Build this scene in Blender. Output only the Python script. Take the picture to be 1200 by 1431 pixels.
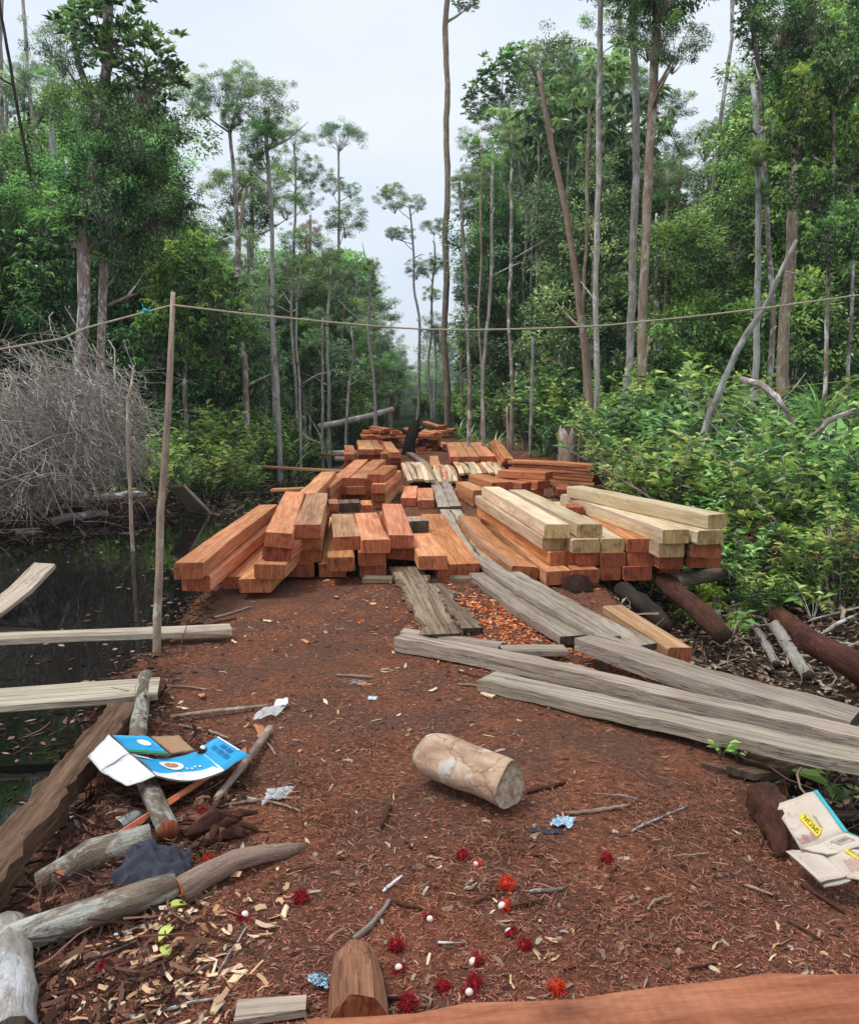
import bpy, math, random
import numpy as np
from mathutils import Vector, Matrix
from math import radians, sin, cos, pi

random.seed(7)
rng = np.random.default_rng(11)
for o in list(bpy.data.objects):
    bpy.data.objects.remove(o, do_unlink=True)
scene = bpy.context.scene
COL = scene.collection

# ---------------------------------------------------------------- camera
CAM_Z, FOC, CX, CY = 1.6, 1200.0, 600.0, 715.5      # photograph pixels (1200 x 1431)
PITCH = math.atan((CY - 548.0) / FOC)
cd = bpy.data.cameras.new('camera'); cam = bpy.data.objects.new('camera', cd); COL.objects.link(cam)
cam.location = (0, 0, CAM_Z); cam.rotation_euler = (pi / 2 - PITCH, 0, 0)
cd.sensor_fit = 'HORIZONTAL'; cd.sensor_width = 36; cd.lens = 36 * FOC / 1200
cd.clip_start = 0.05; cd.clip_end = 3000
scene.camera = cam

# ---------------------------------------------------------------- sky and sun (bright overcast)
SUN_EL, SUN_ROT = radians(66), radians(-105)
world = bpy.data.worlds.new('World'); scene.world = world; world.use_nodes = True
wt = world.node_tree; wt.nodes.clear()
def wn(t, **kw):
    n = wt.nodes.new(t)
    for k, v in kw.items(): setattr(n, k, v)
    return n
w_out = wn('ShaderNodeOutputWorld'); w_bg = wn('ShaderNodeBackground')
w_sky = wn('ShaderNodeTexSky', sky_type='NISHITA'); w_sky.sun_disc = False
w_sky.sun_elevation = SUN_EL; w_sky.sun_rotation = SUN_ROT
w_tc = wn('ShaderNodeTexCoord'); w_no = wn('ShaderNodeTexNoise'); w_mp = wn('ShaderNodeMapping')
w_mp.inputs['Scale'].default_value = (1.5, 1.5, 3.5)
w_no.inputs['Scale'].default_value = 1.6; w_no.inputs['Detail'].default_value = 6; w_no.inputs['Roughness'].default_value = 0.5
w_cr = wn('ShaderNodeValToRGB')
w_cr.color_ramp.elements[0].position = 0.32; w_cr.color_ramp.elements[0].color = (5.8, 6.6, 7.6, 1)
w_cr.color_ramp.elements[1].position = 0.68; w_cr.color_ramp.elements[1].color = (7.4, 7.7, 8.1, 1)
w_mx = wn('ShaderNodeMixRGB'); w_mx.inputs[0].default_value = 0.86      # cloud cover over the clear sky
wt.links.new(w_tc.outputs['Generated'], w_mp.inputs[0]); wt.links.new(w_mp.outputs[0], w_no.inputs['Vector'])
wt.links.new(w_no.outputs['Fac'], w_cr.inputs[0])
wt.links.new(w_sky.outputs[0], w_mx.inputs[1]); wt.links.new(w_cr.outputs[0], w_mx.inputs[2])
wt.links.new(w_mx.outputs[0], w_bg.inputs[0]); wt.links.new(w_bg.outputs[0], w_out.inputs[0])
w_bg.inputs[1].default_value = 0.1
sl = bpy.data.lights.new('sun', 'SUN'); sl.energy = 1.5; sl.angle = radians(14); sl.color = (1.0, 0.96, 0.9)
so = bpy.data.objects.new('sun', sl); COL.objects.link(so); so.location = (-20, -10, 40)
sd = Vector((sin(SUN_ROT) * cos(SUN_EL), cos(SUN_ROT) * cos(SUN_EL), sin(SUN_EL)))
so.rotation_euler = sd.to_track_quat('Z', 'Y').to_euler()
vs = scene.view_settings
vs.view_transform = 'Standard'; vs.look = 'None'; vs.exposure = 0.5; vs.gamma = 1.0; vs.use_curve_mapping = False
try:
    scene.cycles.max_bounces = 5; scene.cycles.diffuse_bounces = 2; scene.cycles.transmission_bounces = 4
    scene.cycles.volume_bounces = 0
except Exception: pass

# ---------------------------------------------------------------- picture -> place
FW = Vector((0, cos(PITCH), -sin(PITCH))); UP = Vector((0, sin(PITCH), cos(PITCH)))
def ray(x, y): return Vector((1, 0, 0)) * ((x - CX) / FOC) + UP * (-(y - CY) / FOC) + FW
def PZ(x, y, z=0.0):                 # point on the level z
    d = ray(x, y); t = (z - CAM_Z) / d.z
    return Vector((0, 0, CAM_Z)) + d * t
def PD(x, y, Y):                     # point at distance Y
    d = ray(x, y); return Vector((0, 0, CAM_Z)) + d * (Y / d.y)
def sst(a, b, x):
    t = np.clip((x - a) / (b - a), 0, 1); return t * t * (3 - 2 * t)
_nd = [(rng.uniform(0, 2 * pi), f * rng.uniform(.8, 1.2), rng.uniform(0, 6.28), 1 / f ** .8)
       for f in (.5, .8, 1.1, 1.6, 2.3, 3.1, 4.5, 6, 8.5, 12, 15, 19) for _ in range(2)]
def wob(x, y):
    s = 0
    for a, f, p, w in _nd: s = s + w * np.sin((x * cos(a) + y * sin(a)) * f + p)
    return s / 5.5
def path_l(y): return np.interp(y, [-9, 2, 3.6, 4.4, 5.0, 5.8, 6.8, 9, 60], [-1.0, -1.0, -1.1, -1.72, -1.82, -1.68, -1.85, -1.95, -2.1])
def path_lw(y): return np.interp(y, [-9, 3.3, 4.4, 60], [2.1, 2.0, .6, .6])
def bank_f(y): return np.interp(y, [-9, 10, 11.5, 13, 14.3, 17, 21, 30, 45, 60], [-6.8, -6.6, -6.1, -5.1, -4.0, -3.75, -3.4, -3.3, -3.0, -2.4])
def path_r(y): return np.interp(y, [-9, 2.5, 3.6, 8, 10, 60], [1.45, 1.4, 1.35, 1.45, 2.6, 3.2])
def masks(x, y):
    xl, wl, xf, xr = path_l(y), path_lw(y), bank_f(y), path_r(y)
    L = sst(0, 1, (xl - x) / wl)
    F = sst(0, 1, (xf + .35 - x) / 1.3)
    R = sst(0, 1, (x - xr) / .45)
    return L, F, R
WATER = -0.45
def H(x, y):
    x = np.asarray(x, float); y = np.asarray(y, float)
    L, F, R = masks(x, y)
    xr = path_r(y); xf = bank_f(y)
    near = 1 - sst(9, 13, y)
    z = -1.0 * L + .88 * F * L + .35 * sst(0, 1, (xf - .5 - x) / 6) * L
    z = z - near * .38 * (R - 1.25 * sst(0, 1, (x - xr - .9) / 2.0)) + .55 * sst(3.5, 13, x)
    z = z - .04 * sst(.6, 1.5, np.abs(x))
    n = wob(x, y)
    off = np.clip(L + R, 0, 1)
    z = z + n * (.018 + .055 * off) - .018 + .12 * off * sst(12, 30, y) * wob(x * .35, y * .35)
    z = np.where(y > 60, z * 1.0 + 0.0, z)
    return z
def h(x, y): return float(H(x, y))
def G(px, py, dz=0.0):               # where the pixel's ray meets the ground
    d = ray(px, py); o = Vector((0, 0, CAM_Z)); t = 1.0
    while t < 90:
        p = o + d * t
        if p.z < h(p.x, p.y): break
        t += .02 + t * .004
    a, b = t - (.03 + t * .005), t
    for _ in range(14):
        m = (a + b) / 2; p = o + d * m
        if p.z < h(p.x, p.y): b = m
        else: a = m
    p = o + d * b
    return Vector((p.x, p.y, h(p.x, p.y) + dz))

# ---------------------------------------------------------------- node material helpers
def lin(r, g, b):
    f = lambda c: (c / 255 / 12.92) if c / 255 <= .04045 else ((c / 255 + .055) / 1.055) ** 2.4
    return (f(r), f(g), f(b), 1)
class NT:
    def __init__(s, name):
        s.m = bpy.data.materials.new(name); s.m.use_nodes = True; s.t = s.m.node_tree; s.t.nodes.clear()
        s.out = s.n('ShaderNodeOutputMaterial'); s.b = s.n('ShaderNodeBsdfPrincipled')
        s.l(s.b.outputs[0], s.out.inputs[0])
    def n(s, t, **kw):
        nd = s.t.nodes.new(t)
        for k, v in kw.items(): setattr(nd, k, v)
        return nd
    def l(s, a, b): s.t.links.new(a, b)
    def coord(s, scale=(1, 1, 1), rnd=True, kind='Object'):
        tc = s.n('ShaderNodeTexCoord'); mp = s.n('ShaderNodeMapping'); mp.inputs['Scale'].default_value = scale
        if rnd:
            oi = s.n('ShaderNodeObjectInfo'); ad = s.n('ShaderNodeVectorMath', operation='MULTIPLY_ADD')
            cb = s.n('ShaderNodeCombineXYZ')
            for i in range(3): s.l(oi.outputs['Random'], cb.inputs[i])
            ad.inputs[1].default_value = (37, 53, 71); s.l(cb.outputs[0], ad.inputs[0]); s.l(tc.outputs[kind], ad.inputs[2])
            s.l(ad.outputs[0], mp.inputs[0])
        else: s.l(tc.outputs[kind], mp.inputs[0])
        return mp.outputs[0]
    def noise(s, vec, scale, detail=4, rough=.6, dist=0):
        n = s.n('ShaderNodeTexNoise'); n.inputs['Scale'].default_value = scale; n.inputs['Detail'].default_value = detail
        n.inputs['Roughness'].default_value = rough; n.inputs['Distortion'].default_value = dist
        if vec is not None: s.l(vec, n.inputs['Vector'])
        return n.outputs['Fac']
    def ramp(s, fac, stops):
        r = s.n('ShaderNodeValToRGB'); e = r.color_ramp.elements
        while len(e) < len(stops): e.new(.5)
        for el, (p, c) in zip(e, stops): el.position = p; el.color = c if len(c) == 4 else (*c, 1)
        s.l(fac, r.inputs[0]); return r.outputs[0]
    def mix(s, fac, a, b, mode='MIX'):
        m = s.n('ShaderNodeMixRGB', blend_type=mode)
        for i, v in ((0, fac), (1, a), (2, b)):
            if hasattr(v, 'is_output'): s.l(v, m.inputs[i])
            else: m.inputs[i].default_value = v
        return m.outputs[0]
    def objval(s, col, lo=.85, hi=1.12, hue=.012):
        oi = s.n('ShaderNodeObjectInfo'); mr = s.n('ShaderNodeMapRange')
        mr.inputs['To Min'].default_value = lo; mr.inputs['To Max'].default_value = hi
        s.l(oi.outputs['Random'], mr.inputs['Value'])
        hs = s.n('ShaderNodeHueSaturation'); s.l(mr.outputs[0], hs.inputs['Value']); s.l(col, hs.inputs['Color'])
        m2 = s.n('ShaderNodeMath', operation='MULTIPLY_ADD'); m2.inputs[1].default_value = 7.31; m2.inputs[2].default_value = 0
        fr = s.n('ShaderNodeMath', operation='FRACT'); s.l(oi.outputs['Random'], m2.inputs[0]); s.l(m2.outputs[0], fr.inputs[0])
        m3 = s.n('ShaderNodeMapRange'); m3.inputs['To Min'].default_value = .5 - hue; m3.inputs['To Max'].default_value = .5 + hue
        s.l(fr.outputs[0], m3.inputs['Value']); s.l(m3.outputs[0], hs.inputs['Hue'])
        return hs.outputs[0]
    def bump(s, hgt, strength=.3, dist=.01):
        b = s.n('ShaderNodeBump'); b.inputs['Strength'].default_value = strength; b.inputs['Distance'].default_value = dist
        s.l(hgt, b.inputs['Height']); s.l(b.outputs[0], s.b.inputs['Normal']); return b
    def fin(s, col=None, rough=.8, spec=.25):
        if col is not None:
            if hasattr(col, 'is_output'): s.l(col, s.b.inputs['Base Color'])
            else: s.b.inputs['Base Color'].default_value = col
        s.b.inputs['Roughness'].default_value = rough; s.b.inputs['Specular IOR Level'].default_value = spec
        return s.m
M = {}
def wood(name, c1, c2, c3, dark, grain=(26, 1.1, 26), rough=.75, saw=.25, blot=.5, crack=0.0):
    t = NT(name); v = t.coord(grain); v0 = t.coord((1, 1, 1)); 
    g = t.noise(v, 1.6, 5, .62, .4)
    col = t.ramp(g, [(.28, c1), (.5, c2), (.72, c3)])
    b = t.noise(t.coord((2.2, .9, 2.2)), 1.7, 5, .65, .5)
    bm = t.ramp(b, [(.52, (0, 0, 0, 1)), (.74, (1, 1, 1, 1))])
    f = t.n('ShaderNodeMath', operation='MULTIPLY'); f.inputs[1].default_value = blot; t.l(bm, f.inputs[0])
    col = t.mix(f.outputs[0], col, dark)
    fine = t.noise(t.coord((90, 6, 90)), 1.3, 3, .7)
    col = t.mix(.5, col, t.ramp(fine, [(.3, (.66, .66, .66, 1)), (.6, (1.1, 1.1, 1.1, 1))]), 'MULTIPLY')
    wv = t.n('ShaderNodeTexWave', wave_type='BANDS', bands_direction='Y'); wv.inputs['Scale'].default_value = 9
    wv.inputs['Distortion'].default_value = 3.5; wv.inputs['Detail'].default_value = 3; wv.inputs['Detail Scale'].default_value = 1.6
    t.l(v0, wv.inputs['Vector'])
    hm = t.mix(saw, g, wv.outputs['Fac']); hm = t.mix(.35, hm, fine)
    if crack:
        ck = t.ramp(t.noise(t.coord((34, .55, 34)), 1.5, 4, .6, .2), [(.56, (1, 1, 1, 1)), (.62, (.16, .14, .13, 1)), (.66, (1, 1, 1, 1))])
        col = t.mix(crack, col, ck, 'MULTIPLY'); hm = t.mix(crack, hm, ck, 'MULTIPLY')
    big = t.ramp(t.noise(t.coord((3.5, .6, 3.5)), 1.1, 3, .6), [(.3, (.78, .76, .74, 1)), (.5, (1, 1, 1, 1)), (.72, (1.14, 1.14, 1.14, 1))]); col = t.mix(1, col, big, 'MULTIPLY')
    sp = t.ramp(t.noise(t.coord((11, 4, 11)), 1.4, 6, .75), [(.6, (1, 1, 1, 1)), (.68, (.55, .5, .47, 1))]); col = t.mix(.7, col, sp, 'MULTIPLY')
    col = t.objval(col, .7, 1.14, .014)
    t.bump(hm, .7, .016); M[name] = t.fin(col, rough, .1)
    return M[name]
def endgrain(name, c1, c2, dark):
    t = NT(name); v = t.coord((1, 1, 1))
    g = t.noise(t.coord((60, 60, 9)), 1, 4, .65); col = t.ramp(g, [(.3, c1), (.7, c2)])
    b = t.ramp(t.noise(t.coord((7, 7, 9)), 1, 4, .6), [(.52, (0, 0, 0, 1)), (.68, (.75, .75, .75, 1))]); col = t.mix(b, col, dark)
    ck = t.ramp(t.noise(t.coord((14, 14, 2.5)), 1.3, 3, .55, .4), [(.47, (1, 1, 1, 1)), (.495, (.3, .26, .24, 1)), (.515, (1, 1, 1, 1))]); col = t.mix(.75, col, ck, 'MULTIPLY')
    col = t.objval(col, .78, 1.18, .006); t.bump(g, .5, .006); M[name] = t.fin(col, .8, .2)
wood('red_wood', lin(166, 94, 62), lin(204, 130, 90), lin(224, 164, 122), lin(140, 74, 48), blot=.7)
wood('orange_wood', lin(188, 116, 76), lin(220, 152, 108), lin(236, 186, 142), lin(162, 92, 60), blot=.7)
wood('pinkish_wood', lin(172, 116, 86), lin(206, 156, 120), lin(226, 190, 156), lin(140, 92, 70), blot=.7)
wood('pale_wood', lin(208, 174, 134), lin(234, 206, 170), lin(244, 226, 196), lin(176, 138, 102), blot=.6)
wood('grey_wood', lin(150, 134, 118), lin(190, 175, 156), lin(212, 198, 180), lin(128, 108, 92), grain=(34, .8, 34), rough=.9, saw=.05, blot=.5, crack=.6)
wood('old_wood', lin(100, 82, 66), lin(142, 122, 102), lin(170, 152, 132), lin(60, 44, 36), grain=(22, .9, 22), rough=.92, saw=.05, blot=.7, crack=.7)
wood('brown_wood', lin(78, 56, 44), lin(112, 86, 70), lin(142, 116, 98), lin(58, 40, 32), grain=(18, 1.2, 18), rough=.92, saw=.05, blot=.6, crack=.5)
wood('fore_wood', lin(132, 84, 56), lin(172, 116, 78), lin(198, 144, 102), lin(94, 60, 42), grain=(9, .9, 9), blot=.85)
wood('dull_wood', lin(130, 86, 64), lin(172, 122, 94), lin(198, 152, 124), lin(84, 56, 44), grain=(16, .9, 16), blot=.7, crack=.5)
endgrain('red_end', lin(136, 68, 45), lin(182, 106, 73), lin(96, 50, 36))
endgrain('orange_end', lin(148, 78, 50), lin(194, 120, 84), lin(110, 58, 42))
endgrain('pale_end', lin(172, 138, 90), lin(208, 180, 130), lin(130, 98, 62))
endgrain('grey_end', lin(60, 52, 46), lin(110, 98, 86), lin(36, 30, 26))
endgrain('dark_end', lin(56, 42, 34), lin(98, 80, 66), lin(34, 26, 22))
END = {'red_wood': 'red_end', 'orange_wood': 'orange_end', 'pinkish_wood': 'orange_end', 'pale_wood': 'pale_end', 'grey_wood': 'grey_end',
       'old_wood': 'dark_end', 'brown_wood': 'dark_end', 'fore_wood': 'red_end', 'dull_wood': 'dark_end'}
def bark(name, c1, c2, patch, pfrom=.55, zs=.35, rough=.9, sc=9, fib=.12):
    t = NT(name)
    def tc(scale):
        at = t.n('ShaderNodeAttribute', attribute_name='tc'); oi = t.n('ShaderNodeObjectInfo'); cb = t.n('ShaderNodeCombineXYZ'); ad = t.n('ShaderNodeVectorMath', operation='MULTIPLY_ADD'); mp = t.n('ShaderNodeMapping')
        for i in range(3): t.l(oi.outputs['Random'], cb.inputs[i])
        ad.inputs[1].default_value = (3.7, 5.3, 7.1); t.l(cb.outputs[0], ad.inputs[0]); t.l(at.outputs['Vector'], ad.inputs[2]); t.l(ad.outputs[0], mp.inputs[0]); mp.inputs['Scale'].default_value = scale
        return mp.outputs[0]
    g = t.noise(tc((1, 1, zs)), sc, 6, .65, .3)
    col = t.ramp(g, [(.3, c1), (.65, c2)])
    p = t.ramp(t.noise(tc((1, 1, .5)), 4.6, 7, .75, .9), [(pfrom - .05, (0, 0, 0, 1)), (pfrom + .02, (1, 1, 1, 1))])
    col = t.mix(p, col, patch)
    f = t.noise(tc((1, 1, fib)), 55, 6, .75, .2); f2 = t.noise(tc((1, 1, .6)), 130, 3, .7)
    col = t.mix(.75, col, t.ramp(f, [(.3, (.42, .41, .4, 1)), (.62, (1.18, 1.18, 1.18, 1))]), 'MULTIPLY')
    col = t.mix(.5, col, t.ramp(f2, [(.3, (.6, .6, .6, 1)), (.65, (1.15, 1.15, 1.15, 1))]), 'MULTIPLY')
    t.bump(t.mix(.3, f, f2), .9, .018); M[name] = t.fin(t.objval(col, .8, 1.15, .01), rough, .15)
bark('bark_brown', lin(110, 98, 92), lin(178, 161, 152), lin(236, 236, 236), .56)
bark('bark_grey', lin(139, 131, 125), lin(194, 186, 177), lin(211, 211, 211), .56)
bark('bark_tan', lin(136, 117, 101), lin(195, 171, 151), lin(216, 215, 196), .6)
bark('bark_red', lin(118, 99, 93), lin(182, 160, 149), lin(236, 236, 236), .57)
bark('bark_white', lin(145, 143, 143), lin(188, 186, 182), lin(125, 112, 105), .6)
bark('bark_dark', lin(44, 37, 33), lin(79, 69, 60), lin(102, 96, 86), .62)
bark('bark_snag', lin(130, 106, 93), lin(189, 162, 145), lin(187, 179, 172), .6, .12)
bark('twig_grey', lin(152, 144, 132), lin(192, 184, 172), lin(206, 200, 190), .6)
bark('bark_char', lin(25, 22, 21), lin(54, 46, 42), lin(73, 56, 48), .6)
bark('log_pale', lin(190, 138, 105), lin(224, 179, 144), lin(220, 207, 192), .54, .6, .8, 6)
bark('root_brown', lin(62, 38, 31), lin(105, 69, 55), lin(132, 96, 76), .6, .6, .8)
bark('lichen_log', lin(108, 92, 78), lin(147, 132, 114), lin(189, 189, 177), .55, .7)
def leafmat(name, cols, trans=.27, rough=.3, spec=.75):
    t = NT(name); a = t.n('ShaderNodeAttribute', attribute_name='tint')
    k = len(cols); col = t.ramp(a.outputs['Fac'], [((i + .5) / k, c) for i, c in enumerate(cols)])
    col = t.objval(col, .8, 1.2, .018)
    t.fin(col, rough, spec)
    tr = t.n('ShaderNodeBsdfTranslucent'); hs = t.n('ShaderNodeHueSaturation'); hs.inputs['Hue'].default_value = .485
    hs.inputs['Value'].default_value = 1.5; t.l(col, hs.inputs['Color']); t.l(hs.outputs[0], tr.inputs[0])
    mx = t.n('ShaderNodeMixShader'); mx.inputs[0].default_value = trans
    t.l(t.b.outputs[0], mx.inputs[1]); t.l(tr.outputs[0], mx.inputs[2]); t.l(mx.outputs[0], t.out.inputs[0])
    M[name] = t.m
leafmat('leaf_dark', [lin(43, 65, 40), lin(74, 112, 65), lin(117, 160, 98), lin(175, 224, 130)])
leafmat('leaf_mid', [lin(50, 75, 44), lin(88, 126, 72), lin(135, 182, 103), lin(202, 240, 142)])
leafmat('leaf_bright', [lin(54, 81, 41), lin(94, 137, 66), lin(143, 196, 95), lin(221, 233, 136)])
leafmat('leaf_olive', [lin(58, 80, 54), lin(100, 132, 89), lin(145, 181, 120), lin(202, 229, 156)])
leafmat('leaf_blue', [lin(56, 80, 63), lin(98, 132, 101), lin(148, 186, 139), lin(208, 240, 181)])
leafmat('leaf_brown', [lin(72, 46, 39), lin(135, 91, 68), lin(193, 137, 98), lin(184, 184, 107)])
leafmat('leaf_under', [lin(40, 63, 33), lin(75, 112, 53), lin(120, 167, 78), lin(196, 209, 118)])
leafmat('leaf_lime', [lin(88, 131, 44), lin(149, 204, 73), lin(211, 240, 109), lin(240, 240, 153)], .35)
leafmat('strap_green', [lin(78, 126, 65), lin(105, 158, 80), lin(138, 189, 100), lin(176, 216, 131)], .2)
leafmat('litter', [lin(64, 46, 38), lin(112, 86, 70), lin(152, 124, 104), lin(186, 168, 148)], .05, .8, .15)
leafmat('shavings', [lin(76, 48, 38), lin(122, 78, 58), lin(154, 104, 78), lin(186, 136, 106)], .0, .8, .15)
leafmat('fresh_chips', [lin(193, 84, 45), lin(232, 109, 61), lin(235, 145, 93), lin(235, 193, 145)], .0, .8, .15)
leafmat('pale_chips', [lin(150, 104, 72), lin(186, 144, 104), lin(212, 176, 136), lin(224, 204, 172)], .0, .8, .15)
leafmat('twiglet', [lin(48, 36, 30), lin(78, 60, 50), lin(112, 92, 76), lin(160, 140, 118)], .0, .85, .15)
leafmat('root_litter', [lin(34, 24, 20), lin(60, 42, 34), lin(88, 62, 48), lin(122, 92, 72)], .0, .85, .15)
def plain(name, col, rough=.6, spec=.3, nscale=0, namt=.2, metal=0, bumpd=0):
    t = NT(name)
    if nscale:
        n = t.noise(t.coord((1, 1, 1)), nscale, 5, .65)
        d = tuple(c * (1 - namt) for c in col[:3]) + (1,); u = tuple(min(1, c * (1 + namt)) for c in col[:3]) + (1,)
        c = t.ramp(n, [(.3, d), (.7, u)])
        if bumpd: t.bump(n, .5, bumpd)
        if name.split('_')[0] in ('print', 'card', 'teal'):
            dm = t.ramp(t.noise(t.coord((1, 1, 1)), 26, 6, .75, .5), [(.55, (0, 0, 0, 1)), (.75, (.75, .75, .75, 1))]); c = t.mix(dm, c, lin(126, 98, 80)); cr = t.noise(t.coord((1, 1, 1)), 45, 4, .6, 1.5); t.bump(cr, .35, .004)
        t.fin(c, rough, spec)
    else: t.fin(col, rough, spec)
    t.b.inputs['Metallic'].default_value = metal
    M[name] = t.m; return t
plain('print_blue', lin(28, 160, 214), .45, .4, 8, .12)
plain('print_green', lin(24, 140, 96), .5, .4, 8, .15)
plain('print_white', lin(226, 226, 230), .55, .3, 9, .08)
plain('print_ink', lin(22, 92, 150), .5, .3)
plain('card_brown', lin(164, 132, 100), .85, .2, 14, .16)
plain('card_beige', lin(206, 192, 176), .8, .2, 5, .1)
plain('card_back', lin(150, 134, 116), .85, .2, 10, .15)
plain('teal', lin(66, 176, 186), .6, .3, 10, .1)
plain('teal_green', lin(30, 150, 128), .6, .3)
plain('label_yellow', lin(228, 208, 70), .6, .3)
plain('label_orange', lin(206, 140, 50), .6, .3)
plain('label_ink', lin(70, 84, 40), .6, .3)
plain('sketch_ink', lin(182, 136, 128), .8, .2, 60, .2)
plain('ink_grey', lin(132, 122, 118), .8, .2)
plain('cloth', lin(66, 68, 78), .9, .15, 30, .2, 0, .002)
plain('tin', lin(150, 152, 150), .35, .5, 20, .3, .8)
plain('rambutan_red', lin(150, 34, 44), .8, .2, 60, .5)
plain('rambutan_orange', lin(214, 60, 30), .5, .4, 40, .3)
plain('rambutan_flesh', lin(232, 226, 212), .35, .5, 30, .06)
plain('rope', lin(176, 164, 140), .85, .15, 60, .25)
plain('cord', lin(176, 172, 84), .7, .2)
plain('turq', lin(40, 170, 160), .6, .3)
plain('flower', lin(212, 104, 50), .5, .3)
plain('sachet_blue', lin(176, 208, 232), .3, .5, 25, .3)
plain('peat', lin(54, 38, 32), .95, .1, 18, .4, 0, .02)
t = plain('film', lin(236, 238, 238), .25, .5, 20, .05); t.b.inputs['Alpha'].default_value = .55
t = NT('log_skin'); v = t.coord((1, 1, 1)); g = t.noise(t.coord((1, .4, 1)), 14, 6, .65, .3)
c = t.ramp(g, [(.3, lin(150, 116, 94)), (.55, lin(196, 164, 138)), (.75, lin(216, 192, 168))])
wp = t.ramp(t.noise(v, 7, 5, .6, .5), [(.54, (0, 0, 0, 1)), (.6, (1, 1, 1, 1))]); c = t.mix(wp, c, lin(206, 198, 186))
rp = t.ramp(t.noise(t.coord((1, .5, 1)), 11, 4, .6, .6), [(.62, (0, 0, 0, 1)), (.68, (.8, .8, .8, 1))]); c = t.mix(rp, c, lin(132, 74, 48))
vo = t.n('ShaderNodeTexVoronoi', feature='DISTANCE_TO_EDGE'); vo.inputs['Scale'].default_value = 6
ds = t.n('ShaderNodeVectorMath', operation='MULTIPLY_ADD'); ns = t.n('ShaderNodeTexNoise'); ns.inputs['Scale'].default_value = 12; t.l(v, ns.inputs['Vector']); ds.inputs[1].default_value = (.12, .12, .12); t.l(ns.outputs['Color'], ds.inputs[0]); t.l(v, ds.inputs[2]); t.l(ds.outputs[0], vo.inputs['Vector'])
ck = t.ramp(vo.outputs['Distance'], [(.0, (.25, .2, .17, 1)), (.035, (1, 1, 1, 1))]); c = t.mix(.5, c, ck, 'MULTIPLY')
f = t.noise(v, 70, 4, .7); c = t.mix(.5, c, t.ramp(f, [(.3, (.65, .65, .65, 1)), (.65, (1.1, 1.1, 1.1, 1))]), 'MULTIPLY'); t.bump(t.mix(.5, f, ck), .6, .006); M['log_skin'] = t.fin(c, .75, .25)
# end face of the short log: grey fibrous
t = NT('log_end'); v = t.coord((30, 30, 30)); g = t.noise(v, 1.4, 5, .7)
t.bump(g, .8, .01); c = t.ramp(g, [(.28, lin(118, 98, 80)), (.5, lin(178, 158, 136)), (.72, lin(212, 196, 176))])
c = t.mix(t.ramp(t.noise(t.coord((9, 9, 9)), 1, 4, .6), [(.52, (0, 0, 0, 1)), (.66, (.8, .8, .8, 1))]), c, lin(120, 88, 58)); M['log_end'] = t.fin(c, .9, .15)
# ground: red sawdust on the path, dark peat and humus elsewhere
t = NT('ground'); a = t.n('ShaderNodeAttribute', attribute_name='saw'); v = t.coord((1, 1, 1), False)
g = t.noise(v, 38, 6, .75); g2 = t.noise(v, 2.3, 5, .65, .4); g3 = t.noise(v, 150, 3, .7)
saw = t.ramp(g, [(.3, lin(84, 52, 40)), (.5, lin(138, 88, 65)), (.7, lin(176, 120, 90))])
saw = t.mix(t.ramp(g2, [(.4, (0, 0, 0, 1)), (.56, (.9, .9, .9, 1))]), saw, t.ramp(g, [(.32, lin(78, 55, 47)), (.68, lin(132, 97, 81))]))
saw = t.mix(.6, saw, t.ramp(g3, [(.3, (.55, .55, .55, 1)), (.65, (1.2, 1.2, 1.2, 1))]), 'MULTIPLY')
hum = t.ramp(g, [(.3, lin(30, 24, 20)), (.55, lin(62, 50, 40)), (.75, lin(96, 80, 66))])
grn = t.ramp(g, [(.3, lin(24, 34, 18)), (.55, lin(44, 60, 28)), (.75, lin(66, 88, 40))])
sep = t.n('ShaderNodeSeparateXYZ'); t.l(v, sep.inputs[0])
mr = t.n('ShaderNodeMapRange'); mr.inputs['From Min'].default_value = 14; mr.inputs['From Max'].default_value = 26; t.l(sep.outputs['Y'], mr.inputs['Value'])
hum = t.mix(mr.outputs[0], hum, grn)
col = t.mix(a.outputs['Fac'], hum, saw); hb = t.mix(.4, g, g3); t.bump(hb, .9, .03); M['ground'] = t.fin(col, .95, .1)
t = NT('water'); t.fin((.006, .006, .005, 1), .03, .5); t.b.inputs['IOR'].default_value = 1.33
n = t.noise(t.coord((1, 1, 1), False), 3.0, 2, .5); t.bump(n, .03, .05); M['water'] = t.m
# ---------------------------------------------------------------- mesh helpers
def tag(o, label=None, cat=None, group=None, kind=None):
    if label: o['label'] = label
    if cat: o['category'] = cat
    if group: o['group'] = group
    if kind: o['kind'] = kind
    return o
def mesh(name, V, F, mats, midx=None, smooth=True, tint=None, tc=None):
    me = bpy.data.meshes.new(name)
    if isinstance(V, np.ndarray): V = V.tolist()
    me.from_pydata(V, [], F if isinstance(F, list) else F.tolist())
    for m in (mats if isinstance(mats, (list, tuple)) else [mats]): me.materials.append(M[m])
    if midx is not None: me.polygons.foreach_set('material_index', midx)
    if smooth: me.polygons.foreach_set('use_smooth', [True] * len(me.polygons))
    if tint is not None:
        at = me.attributes.new('tint', 'FLOAT', 'POINT'); at.data.foreach_set('value', np.asarray(tint, np.float32))
    m0 = mats if isinstance(mats, str) else mats[0]
    if tc is not None or m0.split('_')[0] in ('bark', 'log', 'root', 'twig', 'lichen'):
        at = me.attributes.new('tc', 'FLOAT_VECTOR', 'POINT'); at.data.foreach_set('vector', np.asarray(V if tc is None else tc, np.float32).ravel())
    me.update(); return me
def link(name, me, parent=None, mtx=None, **kw):
    o = bpy.data.objects.new(name, me); COL.objects.link(o)
    if parent is not None: o.parent = parent
    if mtx is not None:
        if isinstance(mtx, Matrix): o.matrix_basis = mtx
        else: o.location = mtx
    tag(o, **kw); return o
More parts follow.
